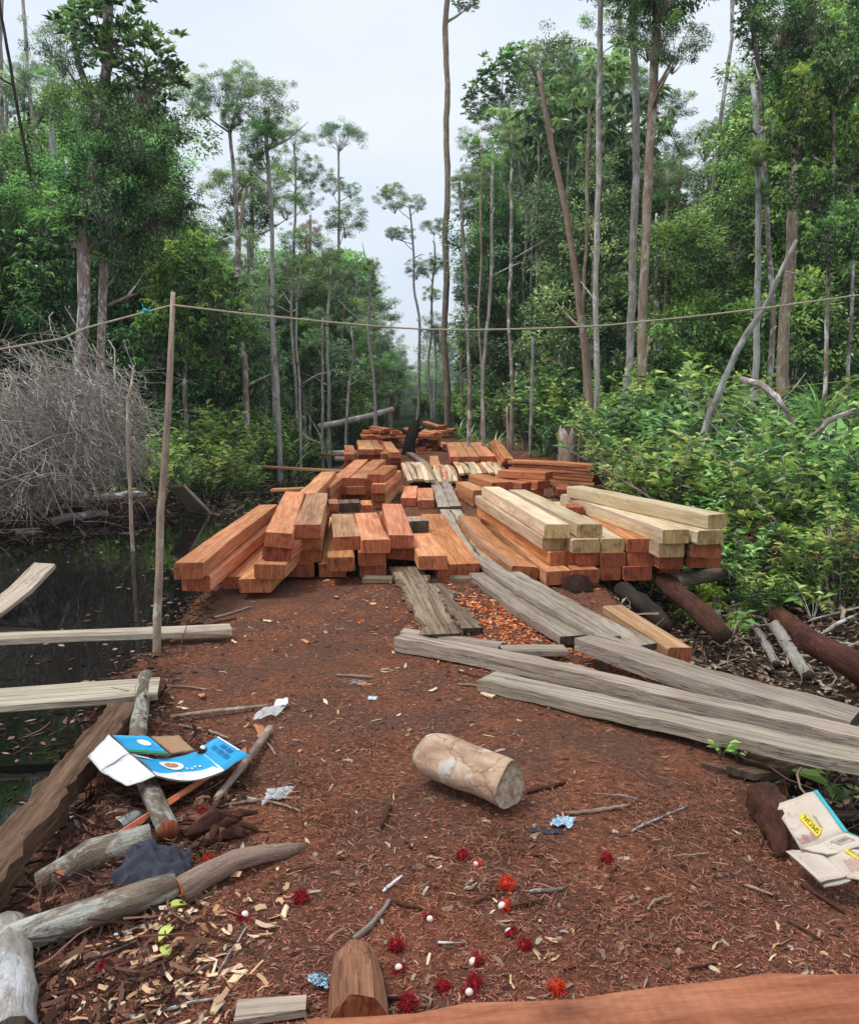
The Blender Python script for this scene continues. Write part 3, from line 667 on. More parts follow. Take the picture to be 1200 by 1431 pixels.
def crown(kind, seed):
    r = np.random.default_rng(seed)
    K, per, cr, L, W, dr = {'dense': (80, 105, .27, .085, .038, .15), 'airy': (46, 130, .25, .066, .03, .15), 'dome': (56, 140, .23, .054, .025, .1),
                            'bigleaf': (70, 26, .15, .19, .075, .1), 'droop': (100, 50, .17, .15, .038, .3), 'bush': (66, 110, .28, .1, .047, .2)}[kind]
    C = []
    while len(C) < K:
        p = r.normal(0, 1, 3); p = p / np.linalg.norm(p) * r.uniform(.4 if kind in ('dense', 'bush', 'droop') else .3, 1) ** .6
        if kind == 'dome':
            if p[2] < -.15: continue
            p = p / np.linalg.norm(p) * r.uniform(.6, 1.0); p[2] *= .75
        elif kind == 'airy':
            p[2] *= .8
            if r.random() < .3: p[:2] *= 1.25
        # uneven outline: some directions are pushed in or out
        p = p * (1 + .22 * np.sin(3 * np.arctan2(p[1], p[0]) + seed) * np.cos(2.3 * p[2] + seed))
        C.append(p)
    C = np.array(C); P = []; D = []; T = []
    for c in C:
        rad = cr * r.uniform(.6, 1.35); m = int(per * r.uniform(.6, 1.3)); o = unit(c[None])[0]
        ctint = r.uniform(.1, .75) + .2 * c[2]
        if kind in ('bigleaf', 'droop'):
            w = max(1, m // (9 if kind == 'bigleaf' else 12))
            for _ in range(w):
                q = c + r.normal(0, rad * .8, 3); e = m // w
                dd = r.normal(0, 1, (e, 3)); dd[:, 2] = np.abs(dd[:, 2]) * .7 if kind == 'bigleaf' else -np.abs(dd[:, 2]) * .8; dd += o * .5
                P.append(np.tile(q, (e, 1)) + unit(dd) * .012); D.append(dd); T.append(np.clip(ctint + r.normal(0, .24, e), 0, 1))
        else:
            q = r.normal(0, 1, (m, 3)); q = q / np.linalg.norm(q, axis=1, keepdims=True) * (r.uniform(0, 1, (m, 1)) ** .5)
            q[:, 2] *= .6; P.append(c + q * rad); D.append(q + o * .6 + r.normal(0, .5, (m, 3)) + [0, 0, -.15])
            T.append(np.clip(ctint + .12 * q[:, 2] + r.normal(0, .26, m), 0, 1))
    P = np.concatenate(P); D = np.concatenate(D); T = np.concatenate(T); n = len(P)
    V, F = leaves(P, D, L * r.uniform(.6, 1.25, n), W * r.uniform(.7, 1.25, n), .2, dr, r)
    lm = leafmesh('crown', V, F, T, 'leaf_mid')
    root = np.array([0, 0, -.95 if kind != 'dome' else -.55]); segs = []
    for c in C[::3]:
        mid = root * .45 + c * .45 + r.normal(0, .06, 3) + [0, 0, .05]
        segs.append(([root, root * .6 + mid * .4 + r.normal(0, .03, 3), mid, c], .018, .004))
    tv, tf = twigset(segs); bm = mesh('limbs', tv, tf, 'bark_brown')
    return lm, bm
for k, cnt in (('dense', 3), ('airy', 3), ('dome', 2), ('bigleaf', 2), ('droop', 2), ('bush', 2)):
    CROWN[k] = [crown(k, 31 + 7 * i + len(k)) for i in range(cnt)]
BARKOF = {}
def add_crown(root, c, r, kind, mat, barkmat, sq=1.0):
    lm, bm = random.choice(CROWN[kind]); a = random.uniform(0, 6.28)
    for nm, me, mt in (('crown', lm, mat), ('limbs', bm, barkmat)):
        o = link(nm, me, root); o.location = Vector(c) - root.location; o.scale = (r, r, r * sq); o.rotation_euler = (0, 0, a)
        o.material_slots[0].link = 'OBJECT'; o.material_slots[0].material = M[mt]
    return o
def tree(label, px, dep, w0, w1, barkmat, crowns=(), group=None, name='tree', cat='tree', top=None):
    """px: trunk pixels from foot to top; crowns: (x, y, radius px, kind, leaf material[, squash])"""
    pts = [PD(x, y, dep) for x, y in px]; f = pts[0].copy(); f.z = h(f.x, f.y) - .15
    root = empty(name, f, label=label, cat=cat, group=group)
    if pts[0].z > f.z + .2: pts = [f] + pts
    else: pts[0] = f
    k = dep / FOC; n = len(pts)
    rad = [.8 * (w0 + (w1 - w0) * i / (n - 1)) * k / 2 for i in range(n)]; rad[0] *= 1.25
    ph = random.uniform(0, 6); am = .012 * dep * .2
    pts, rad = resample(pts, rad, 1.2)
    pts = [q + Vector((am * sin(q.z * .55 + ph) + am * .6 * sin(q.z * 1.5 + 2 * ph), am * cos(q.z * .7 + ph), 0)) * min(1, max(0, (q.z - f.z) / 2)) for q in pts]
    tube('trunk', pts, rad, barkmat, 'bark_snag', n=9, jit=.1, step=.4, wobble=.012, parent=root, org=f)
    for _ in range(random.randint(1, 4)):
        j = random.randrange(len(pts) // 3, len(pts)); q = pts[j]; aa = random.uniform(0, 6.28); l = random.uniform(.25, 1.1)
        tube('broken_limb', [q, q + Vector((cos(aa) * l * .5, sin(aa) * l * .5, l * .25)), q + Vector((cos(aa + .3) * l, sin(aa + .3) * l, l * random.uniform(.3, .9)))], [rad[j] * .4 + .008, rad[j] * .3 + .006, .006], barkmat, n=5, step=.3, parent=root, org=f)
    for c in crowns:
        cx, cy, cr, kind, mat = c[:5]; sq = c[5] if len(c) > 5 else 1.0
        p = PD(cx, cy, dep + random.uniform(-.4, .4)); r = cr * k
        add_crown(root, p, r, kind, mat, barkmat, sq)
        # limb from the trunk to the foot of the crown
        low = p + Vector((0, 0, -.8 * r)); best = min(pts[1:], key=lambda q: (q - low).length + (3 if q.z > low.z else 0))
        i = pts.index(best); a = best
        for q0, q1 in zip(pts[:-1], pts[1:]):
            if q0.z <= low.z - .5 * r <= q1.z: a = q0.lerp(q1, (low.z - .5 * r - q0.z) / max(.01, q1.z - q0.z))
        if (a - low).length > .15: tube('limb', [a, a.lerp(low, .5) + Vector((0, 0, .1 * r)), low + Vector((0, 0, .3 * r))], [max(rad[-1] * .55, .02), max(rad[-1] * .45, .018), .015], barkmat, n=6, parent=root, org=f)
    return root

# ---------------------------------------------------------------- single trees seen in the photograph, water side
D_, MI, BR, OL, BL = 'leaf_dark', 'leaf_mid', 'leaf_bright', 'leaf_olive', 'leaf_blue'
tree('thick red barked tree with pale blotches and dense dark crown above the brush', [(112, 545), (117, 430), (122, 320), (140, 190), (150, 60), (152, -80)], 17, 24, 15, 'bark_red',
     [(150, 20, 70, 'bigleaf', D_), (200, 95, 58, 'bigleaf', D_), (120, 150, 60, 'airy', MI), (190, 190, 62, 'dense', D_), (150, 262, 70, 'dense', D_), (215, 275, 55, 'dense', D_), (105, 300, 48, 'bigleaf', MI)])
tree('slimmer red barked trunk right beside the thick blotched one', [(138, 548), (142, 430), (145, 330), (136, 180), (108, 60), (102, -80)], 17.6, 17, 9, 'bark_red', [(175, 335, 55, 'dense', D_), (85, 60, 45, 'airy', BL)])
tree('pale limbless trunk behind the dark crown above the brush', [(88, 480), (84, 330), (76, 200), (73, 150)], 24, 13, 9, 'bark_white')
tree('thin dark trunk leaning at the edge of the forest behind the brush', [(62, 420), (42, 250), (20, 120), (0, 20), (-12, -60)], 22, 7, 4, 'bark_dark')
tree('slim grey trunk rising from the leaves behind the brush', [(50, 420), (46, 200), (38, 60), (30, -60)], 26, 8, 5, 'bark_grey', [(52, 130, 42, 'airy', BL)])
tree('straight pale trunk at the forest margin behind the brush', [(2, 480), (3, 250), (2, 60), (2, -80)], 25, 9, 7, 'bark_grey')
tree('white slender tree with a tall narrow crown, rising by the strap leaved plant', [(389, 566), (384, 430), (379, 320), (373, 210), (371, 175)], 20, 9, 6, 'bark_white',
     [(374, 140, 36, 'airy', OL, 1.2), (362, 195, 27, 'dense', D_), (385, 175, 26, 'airy', MI), (350, 225, 20, 'airy', D_)])
tree('dark stemmed tree with a spreading open crown above the water', [(340, 540), (333, 400), (328, 280), (324, 185)], 21, 11, 6, 'bark_brown',
     [(305, 120, 36, 'airy', OL, .8), (268, 130, 28, 'airy', BL, .8), (335, 112, 27, 'airy', OL), (325, 160, 19, 'dense', D_), (285, 150, 16, 'airy', BL)])
tree('broken pale snag standing among leaves behind the open crowned tree', [(333, 430), (338, 340), (343, 262)], 30, 10, 6, 'bark_tan', name='snag', cat='dead tree')
tree('broad domed tree behind the pale snag', [(350, 430), (352, 330), (350, 260)], 36, 9, 6, 'bark_brown', [(325, 262, 42, 'dome', MI), (372, 262, 40, 'dome', MI), (400, 290, 30, 'dome', D_), (345, 300, 36, 'dense', D_)])
tree('umbrella crowned tree standing clear against the sky', [(478, 470), (476, 350), (475, 260), (474, 205)], 45, 6, 3, 'bark_grey',
     [(474, 192, 34, 'dome', BL, .95), (466, 262, 19, 'dome', MI), (482, 302, 30, 'airy', MI), (490, 265, 13, 'airy', BL)])
tree('tall feathery tree beside the umbrella crowned one', [(412, 430), (411, 320), (410, 250), (412, 200)], 42, 6, 3, 'bark_grey', [(412, 195, 22, 'dome', BL), (400, 228, 24, 'airy', BL), (432, 240, 24, 'airy', D_), (425, 275, 20, 'airy', BL)])
tree('forked grey tree with a reddish leaf patch below the umbrella crown', [(432, 440), (430, 350), (436, 300)], 40, 6, 4, 'bark_grey', [(428, 325, 22, 'airy', 'leaf_brown'), (450, 350, 30, 'airy', MI)])
tree('lone thin tree with ragged side branches left of the tall bare trunk', [(583, 562), (584, 450), (580, 360), (574, 290)], 48, 6, 3, 'bark_grey',
     [(552, 276, 22, 'airy', OL), (540, 268, 13, 'airy', OL), (562, 325, 19, 'airy', BL, .6), (583, 283, 14, 'airy', BL), (582, 375, 16, 'airy', BL), (548, 325, 12, 'airy', BL)])
tree('small crowned thin tree close behind the tall bare trunk', [(603, 560), (602, 440), (604, 340)], 50, 5, 3, 'bark_grey', [(606, 318, 18, 'dome', MI), (598, 372, 17, 'airy', BL), (610, 365, 14, 'airy', MI), (603, 410, 14, 'airy', MI)])
tree('very tall bare trunk beside the track with a single leafy tuft aloft', [(625, 592), (624, 430), (621, 280), (626, 130), (625, -90)], 38, 12, 9, 'bark_tan', [(652, 2, 17, 'bigleaf', D_, .7), (625, -110, 60, 'airy', D_)])
# thicket side
tree('bare leaning snag with a broken top', [(822, 562), (812, 460), (795, 320), (772, 190), (754, 98)], 20, 16, 8, 'bark_snag', name='snag', cat='dead tree')
tree('straight pale trunk just right of the leaning snag', [(833, 562), (837, 420), (836, 250), (836, 80), (836, -80)], 19, 10, 9, 'bark_grey', [(838, -70, 55, 'dense', D_)])
tree('thick pale trunk, left of the close pair of tall trunks', [(879, 500), (883, 330), (886, 150), (888, -80)], 19.5, 14, 11, 'bark_grey', [(900, -60, 60, 'dense', D_)])
tree('thick pale trunk, right of the close pair of tall trunks', [(894, 562), (901, 420), (908, 250), (916, 60), (921, -80)], 18, 18, 13, 'bark_tan', [(925, -50, 70, 'dense', D_), (905, 40, 45, 'airy', D_), (940, 60, 40, 'airy', D_)])
tree('slim dark trunk glimpsed between the tall pale trunks', [(866, 470), (868, 250), (868, -60)], 34, 8, 6, 'bark_brown', [(870, 15, 40, 'airy', D_), (878, 130, 40, 'airy', D_), (872, 220, 38, 'airy', MI), (860, 300, 36, 'airy', D_)])
tree('leafy tree with a tall dark crown behind the leaning snag', [(778, 480), (779, 330), (778, 200)], 38, 9, 6, 'bark_brown',
     [(780, 100, 46, 'dense', D_), (765, 165, 55, 'dense', D_), (800, 195, 50, 'dense', MI), (745, 245, 42, 'dense', D_), (775, 285, 48, 'airy', D_), (815, 300, 40, 'airy', MI), (730, 170, 34, 'airy', D_)])
tree('tree with large dark leaves against the sky behind the leaning snag', [(735, 430), (734, 280), (705, 150)], 33, 6, 4, 'bark_grey', [(702, 108, 34, 'bigleaf', D_), (672, 140, 26, 'bigleaf', D_), (722, 85, 22, 'bigleaf', D_), (690, 165, 24, 'airy', D_), (668, 240, 24, 'airy', MI), (655, 195, 18, 'airy', OL)])
tree('dense dark evergreen beside the tall bare trunk', [(700, 560), (702, 420), (702, 300)], 34, 8, 5, 'bark_brown', [(692, 285, 28, 'dense', MI), (700, 335, 42, 'dense', D_), (730, 360, 42, 'dense', D_), (675, 395, 40, 'dense', D_), (725, 430, 48, 'dense', D_), (680, 465, 46, 'dense', D_), (740, 490, 42, 'dense', D_)])
tree('open crowned tree in the gap beside the tall pair of trunks', [(945, 450), (948, 330), (946, 220)], 34, 7, 4, 'bark_brown', [(935, 150, 34, 'airy', D_), (928, 215, 36, 'airy', D_), (945, 300, 34, 'airy', MI), (955, 360, 32, 'airy', BL), (915, 270, 28, 'airy', D_)])
tree('domed pale crown seen through the gap on the thicket side', [(985, 440), (990, 320), (992, 230)], 38, 6, 4, 'bark_grey', [(985, 205, 34, 'dome', OL), (1015, 190, 30, 'dome', OL), (1000, 250, 34, 'airy', MI), (975, 260, 26, 'airy', OL)])
tree('thin bare stem curving up into the gap of sky', [(988, 420), (998, 270), (1010, 130), (1022, -10), (1028, -60)], 30, 8, 5, 'bark_brown', [(1030, -30, 34, 'airy', D_)])
tree('pale slim leaning stem low in the gap', [(966, 420), (976, 320), (986, 255)], 31, 6, 4, 'bark_grey', [(986, 300, 22, 'airy', 'leaf_brown')])
tree('white barked tree with a fern clump on its trunk', [(1054, 500), (1056, 400), (1057, 300), (1053, 190), (1050, 118)], 16, 12, 8, 'bark_white', [(1056, 215, 20, 'bush', BR, .8), (1058, 270, 18, 'bush', D_)])
tree('dark curving trunk with sparse large leaves over the fern clump', [(1078, 430), (1074, 260), (1062, 110), (1046, 0), (1040, -60)], 18.5, 9, 7, 'bark_brown', [(1050, 40, 28, 'bigleaf', D_), (1085, 70, 34, 'bigleaf', D_), (1060, -30, 40, 'bigleaf', D_), (1098, 130, 30, 'bigleaf', D_)])
tree('stout tan trunk behind the white barked tree', [(1100, 470), (1105, 350), (1112, 200), (1124, 60), (1132, -70)], 17.5, 19, 17, 'bark_tan', [(1120, 130, 40, 'bigleaf', MI), (1160, 30, 60, 'dense', D_), (1090, 20, 40, 'airy', D_)])
tree('thin blotched trunk in front of bright foliage at the forest edge', [(1158, 520), (1161, 400), (1163, 260), (1165, 120)], 14.5, 8, 6, 'bark_red', [(1150, 140, 48, 'droop', BR), (1120, 185, 40, 'droop', MI), (1185, 210, 46, 'droop', BR), (1135, 260, 38, 'droop', MI), (1185, 80, 46, 'droop', D_), (1160, 330, 40, 'droop', D_)])
tree('bright droopy leaved tree on the far bank behind the rope pole', [(262, 540), (264, 450), (266, 390)], 19, 8, 5, 'bark_brown', [(266, 365, 42, 'droop', BR, .9), (240, 400, 42, 'droop', BR), (292, 400, 44, 'droop', MI), (255, 445, 50, 'droop', BR), (300, 455, 46, 'droop', MI), (225, 470, 46, 'droop', D_)])
tree('olive leaved tree behind the white slender one', [(425, 545), (424, 460), (423, 400)], 30, 7, 5, 'bark_brown', [(420, 400, 36, 'dense', OL, 1.15), (438, 430, 36, 'dense', OL), (405, 440, 36, 'dense', OL), (428, 480, 40, 'dense', MI)])
# ---------------------------------------------------------------- the forest wall behind them: trees set out in depth
SKY_X = [-100, 0, 60, 130, 220, 262, 300, 350, 400, 450, 500, 540, 568, 582, 600, 640, 665, 700, 800, 900, 950, 1000, 1040, 1100, 1200, 1300]
SKY_Y = [60, 90, 110, 90, 150, 280, 310, 310, 320, 330, 350, 420, 495, 525, 410, 280, 245, 170, 100, 170, 350, 320, 110, 20, -40, -40]
fr = random.Random(21)
def forest(side, n, y0, y1, x0, x1, kinds, label, group):
    made = 0; tries = 0; used = []
    while made < n and tries < 4000:
        tries += 1
        t = fr.random(); Y = y0 + (y1 - y0) * t
        px = fr.uniform(*((-120, 590) if side < 0 else (585, 1320))); X = (px - CX) * Y / FOC
        if abs(X) < x0 * (.85 + .3 * fr.random()): continue
        if any((X - a) ** 2 + (Y - b) ** 2 < (1.6 + Y * .012) ** 2 for a, b in used): continue
        used.append((X, Y))
        sky = np.interp(px, SKY_X, SKY_Y) + fr.uniform(0, 110) * (1 if made % 3 else 1.6)
        top = PD(px, min(sky, 520), Y).z; top = min(top, 20 + fr.uniform(0, 3)); top = max(top, 1.8)
        zb = h(X, Y); hh = top - zb
        lean = fr.uniform(-.05, .05)
        bk = fr.choice(['bark_brown', 'bark_grey', 'bark_brown', 'bark_dark', 'bark_tan'])
        kind = fr.choice(kinds); mat = fr.choice([D_, D_, MI, MI, BL, OL] if Y > 24 else [D_, MI, MI, BR])
        size = 'low ' if hh < 5 else 'tall ' if hh > 10 else ''
        lb = size + {D_: 'dark green', MI: 'mid green', BL: 'bluish green', OL: 'olive green', BR: 'bright green'}[mat] + {'dense': ' bushy', 'bush': ' broad leaved', 'droop': ' droopy leaved', 'airy': ' open crowned'}[kind] + ' tree ' + label
        root = empty('forest_tree', (X, Y, zb - .1), label=lb, cat='tree', group=group + ', ' + lb.split(' tree ')[0])
        tw = .05 + hh * .009
        tube('trunk', [root.location, root.location + Vector((lean * hh * .5, 0, hh * .5)), root.location + Vector((lean * hh, 0, hh * .95))], [tw, tw * .8, tw * .3], bk, n=7, step=1.0, wobble=.04, parent=root, org=root.location)
        r = min(max(hh * .2, .8), 2.3)
        z = zb + fr.uniform(.3, .9) * r
        while z < top - .4 * r:
            rr = r * fr.uniform(.8, 1.15)
            add_crown(root, (X + fr.uniform(-.5, .5) * r + lean * z, Y + fr.uniform(-.4, .4) * r, z), rr, 'airy' if z > zb + .62 * hh and fr.random() < .8 else kind if fr.random() < .75 else 'dense', mat, bk, fr.uniform(.8, 1.05))
            z += rr * fr.uniform(.85, 1.25)
        made += 1
KD = ['dense', 'dense', 'bush', 'droop', 'airy']
forest(-1, 34, 20, 36, 5.0, 16, ['dense', 'bush', 'droop'], 'in the forest wall beyond the canal', 'trees of the forest wall beyond the canal')
forest(-1, 48, 34, 75, 3.6, 26, KD, 'deep in the forest on the canal side', 'trees deep in the forest on the canal side')
forest(1, 34, 21, 36, 5.2, 17, ['dense', 'bush', 'droop'], 'in the forest wall behind the thicket', 'trees of the forest wall behind the thicket')
forest(1, 32, 34, 75, 3.2, 26, KD, 'deep in the forest behind the thicket', 'trees deep in the forest behind the thicket')
forest(-1, 34, 75, 190, 3.4, 22, KD, 'lining the far track on the canal side', 'far trees along the track on the canal side')
forest(1, 26, 75, 190, 3.0, 22, KD, 'lining the far track on the thicket side', 'far trees along the track on the thicket side')
for i in range(16):
    px = 540 + 80 * i / 15 + fr.uniform(-3, 3); Y = fr.uniform(180, 300); X = (px - CX) * Y / FOC; zb = h(X, Y); top = PD(px, np.interp(px, [540, 575, 600, 620], [480, 530, 525, 470]) + fr.uniform(-6, 12), Y).z
    root = empty('forest_tree', (X, Y, zb - .1), label='small pale tree closing the far end of the track', cat='tree', group='trees closing the far end of the track')
    tube('trunk', [root.location, root.location + Vector((0, 0, max(1.5, top * .8)))], [.2, .1], 'bark_grey', n=6, step=3, parent=root, org=root.location)
    r = max(2.0, top * .4)
    for q in (.25, .62): add_crown(root, (X + fr.uniform(-1, 1), Y, zb + top * q + .3), r * fr.uniform(.8, 1.2), 'dense', fr.choice([OL, BL, MI]), 'bark_grey')
# bare thin trunks standing between the leaves
bt = random.Random(5)
EXTRA = [(x + bt.uniform(-10, 10), 540, np.interp(x, [0, 200, 260, 420, 560, 640, 760, 860, 960, 1040, 1200], [20, 120, 300, 300, 420, 250, 80, 20, 250, 60, 0]) + bt.uniform(-20, 130), bt.uniform(21, 36), bt.uniform(4, 7), bt.choice(['bark_grey', 'bark_white', 'bark_tan', 'bark_grey', 'bark_brown'])) for x in list(range(10, 240, 34)) + list(range(290, 560, 22)) + list(range(640, 1200, 22))]
for (x, yb, yt, dep, w, bk) in [(205, 540, 400, 23, 4, 'bark_grey'), (280, 560, 480, 22, 5, 'bark_grey'), (300, 520, 440, 25, 4, 'bark_grey'), (365, 530, 470, 26, 5, 'bark_white'), (432, 565, 450, 30, 5, 'bark_brown'), (478, 560, 380, 42, 6, 'bark_tan'),
        (512, 560, 455, 48, 4, 'bark_grey'), (522, 560, 450, 52, 4, 'bark_grey'), (535, 558, 470, 58, 4, 'bark_grey'), (612, 560, 455, 50, 5, 'bark_grey'), (648, 560, 380, 42, 4, 'bark_tan'), (780, 540, 290, 33, 8, 'bark_grey'), (812, 520, 330, 37, 6, 'bark_brown'),
        (700, 520, 240, 44, 4, 'bark_grey'), (940, 520, 330, 28, 5, 'bark_brown'), (1008, 500, 330, 30, 5, 'bark_grey'), (985, 480, 250, 33, 7, 'bark_brown'), (1078, 480, 300, 26, 6, 'bark_tan'), (1190, 480, 250, 18, 7, 'bark_brown'), (960, 540, 440, 24, 4, 'bark_tan')] + EXTRA:
    tree('thin %s trunk with a small airy crown in the forest on the %s side' % ({'bark_grey': 'grey', 'bark_white': 'whitish', 'bark_tan': 'tan', 'bark_brown': 'brown'}[bk], 'canal' if x < 600 else 'thicket'), [(x + bt.uniform(-6, 6), yb), (x + bt.uniform(-3, 3), (yb + yt) / 2), (x + bt.uniform(-4, 4), yt)], dep, w, w * .7, bk, [(x, yt, 14 + bt.random() * 14, 'airy', bt.choice([D_, MI, BL, OL])), (x + bt.uniform(-14, 14), yt + 30, 12 + bt.random() * 8, 'airy', bt.choice([D_, BL]))], 'thin trunks between the leaves')

# ---------------------------------------------------------------- shrubs and herbs
def shrubmesh(seed, stems, hgt, spread, L, W, per, droop=.15):
    r = np.random.default_rng(seed); segs = []; P = []; D = []; T = []
    for s in range(stems):
        a = r.uniform(0, 2 * pi); b = np.array([cos(a) * spread * .25 * r.random(), sin(a) * spread * .25 * r.random(), 0])
        tip = np.array([cos(a) * spread * r.uniform(.3, 1), sin(a) * spread * r.uniform(.3, 1), hgt * r.uniform(.5, 1)])
        mid = b * .5 + tip * .5 + [0, 0, .12 * hgt]; segs.append(([b, mid, tip], .008, .003)); ct = r.uniform(.2, .75)
        for t in np.linspace(.15, 1, per):
            p = (1 - t) ** 2 * b + 2 * t * (1 - t) * (mid * 2 - (b + tip) / 2) + t * t * tip
            for q in range(3 if t > .9 else 2):
                aa = r.uniform(0, 2 * pi); d = np.array([cos(aa), sin(aa), r.uniform(-.2, .8)])
                P.append(p + r.normal(0, .01, 3)); D.append(d); T.append(np.clip(ct + .35 * (t - .6) + r.normal(0, .24), 0, 1))
    P = np.array(P); n = len(P)
    V, F = leaves(P, np.array(D), L * r.uniform(.55, 1.2, n), W * r.uniform(.7, 1.2, n), .22, droop, r)
    tv, tf = twigset(segs)
    return leafmesh('leaves', V, F, T, 'leaf_under'), mesh('stems', tv, tf, 'bark_brown')
SHRUB = [shrubmesh(1, 30, .9, .5, .10, .042, 12), shrubmesh(2, 38, .8, .55, .08, .036, 14), shrubmesh(3, 24, 1.05, .45, .13, .055, 10), shrubmesh(4, 34, .7, .6, .11, .03, 13), shrubmesh(5, 26, .95, .5, .09, .045, 13)]
def plant(meshes, loc, s, mat, label, group, name='shrub', cat='shrub', rz=None, stem='stems', lf='leaves', sz=1.0):
    root = empty(name, loc, label=label, cat=cat, group=group)
    rz = random.uniform(0, 6.28) if rz is None else rz
    for nm, me, mt in ((lf, meshes[0], mat), (stem, meshes[1], 'bark_brown')):
        o = link(nm, me, root); o.rotation_euler = (0, 0, rz); o.scale = (s, s, s * sz)
        if mt: o.material_slots[0].link = 'OBJECT'; o.material_slots[0].material = M[mt]
    return root
sr = random.Random(99)
def thicket(n, fx, fy, smin, smax, mats, label, group, ok=lambda x, y: True, sz=1.0, dmin=.35):
    k = 0; pts = []; tr = 0
    while k < n and tr < 6000:
        tr += 1; y = fy(sr); x = fx(sr, y)
        if not ok(x, y): continue
        px = CX + FOC * x / y
        if not -60 < px < 1260: continue
        if any((x - a) ** 2 + (y - b) ** 2 < dmin ** 2 for a, b in pts): continue
        pts.append((x, y)); k += 1; s = sr.uniform(smin, smax) * (1 + max(0, y - 14) * .02)
        si = sr.randrange(5); mt = sr.choice(mats); s = s * .55 if mt == 'leaf_brown' else s; pre = ('large ' if s > smin + .66 * (smax - smin) else 'small ' if s < smin + .33 * (smax - smin) else '') + {'leaf_under': 'fresh green', 'leaf_mid': 'mid green', 'leaf_bright': 'bright green', 'leaf_dark': 'dark green', 'leaf_brown': 'reddish brown'}[mt] + [' slender leaved', ' fine leaved', ' big leaved', ' narrow leaved', ' round leaved'][si]
        plant(SHRUB[si], (x, y, h(x, y) - .04), s, mt, pre + ' shrub ' + label, group + ', ' + pre, sz=sz)
U_, LI = 'leaf_under', 'leaf_lime'
def right_lo(y): return np.interp(y, [5, 6.6, 7.4, 8.5, 10, 12, 15, 18, 25, 60], [3.4, 3.2, 2.85, 2.75, 2.7, 2.9, 3.3, 3.0, 2.6, 1.6])
thicket(92, lambda r, y: right_lo(y) + r.random() ** 1.15 * 4.2, lambda r: r.uniform(6.8, 13), .6, 1.5, [U_, U_, MI, BR, D_, D_, U_, MI, 'leaf_brown'], 'in the thicket beside the pale timber', 'shrubs of the thicket beside the pale timber')
thicket(75, lambda r, y: right_lo(y) + r.random() * 9, lambda r: r.uniform(13, 26), .9, 2.1, [U_, D_, BR, MI], 'at the forest foot behind the thicket', 'shrubs at the forest foot behind the thicket', dmin=.6)
thicket(28, lambda r, y: right_lo(y) + r.random() * 5, lambda r: r.uniform(26, 55), 1.0, 1.8, [U_, BR, MI], 'lining the far track on the thicket side', 'shrubs lining the far track on the thicket side', dmin=.8)
thicket(70, lambda r, y: float(bank_f(y)) - .45 - r.random() * 6.5, lambda r: r.uniform(14.5, 26), .8, 1.5, [U_, BR, MI, U_], 'on the far bank of the canal', 'shrubs on the far bank of the canal', ok=lambda x, y: not (x < -5.2 and y < 16), dmin=.5)
thicket(44, lambda r, y: float(bank_f(y)) - .15 - r.random() * 1.6, lambda r: r.uniform(15, 25), .7, 1.2, [BR, BR, U_], 'hanging over the water on the far bank', 'shrubs hanging over the water on the far bank', dmin=.4)
thicket(34, lambda r, y: float(bank_f(y)) - .1 - r.random() * 6, lambda r: r.uniform(26, 60), 1.0, 1.8, [U_, BR, MI], 'lining the far track on the canal side', 'shrubs lining the far track on the canal side', dmin=.8)
thicket(16, lambda r, y: r.uniform(-2.2, 2.6), lambda r: r.uniform(38, 80), .6, 1.0, [U_, MI], 'on the overgrown far track', 'regrowth on the far track', dmin=1)
# low cover in the ditch and between the shrubs: nobody could count it
def cover(name, n, xf, yf, L, W, mat, zlift, up=.6):
    P = []
    for _ in range(n):
        y = yf(); x = xf(y); P.append((x, y))
    P = np.array(P); z = H(P[:, 0], P[:, 1]); P3 = np.stack([P[:, 0], P[:, 1], z + rng.uniform(0, 1, n) ** 2 * zlift], 1)
    D = rng.normal(0, 1, (n, 3)); D[:, 2] = np.abs(D[:, 2]) * up
    V, F = leaves(P3, D, L * rng.uniform(.5, 1.3, n), W * rng.uniform(.6, 1.3, n), .2, .12)
    return link(name, leafmesh(name, V, F, rng.uniform(0, 1, n), mat), kind='stuff')
tag(cover('ground_cover', 16000, lambda y: float(right_lo(y)) + .1 + rng.random() * (5 + y * .25), lambda: 7.2 + rng.random() ** 1.4 * 32, .11, .045, 'leaf_under', .35), 'low green ground cover under the thicket shrubs', 'ground cover')
tag(cover('ground_cover', 12000, lambda y: float(bank_f(y)) - .5 - rng.random() * (5 + y * .2), lambda: 14.5 + rng.random() ** 1.3 * 34, .12, .045, 'leaf_under', .35), 'low green ground cover on the far bank of the canal', 'ground cover')
tag(cover('leaf_litter', 15000, lambda y: float(path_r(y)) + .1 + rng.random() * 4.2, lambda: 2.2 + rng.random() * 8.5, .075, .036, 'litter', .03, .25), 'dry brown leaf litter covering the ditch side', 'leaf litter')
tag(cover('leaf_litter', 7000, lambda y: float(bank_f(y)) + .1 - rng.random() * 3.4, lambda: 9 + rng.random() * 10, .09, .04, 'litter', .03, .25), 'dry leaf litter on the far bank of the canal', 'leaf litter')
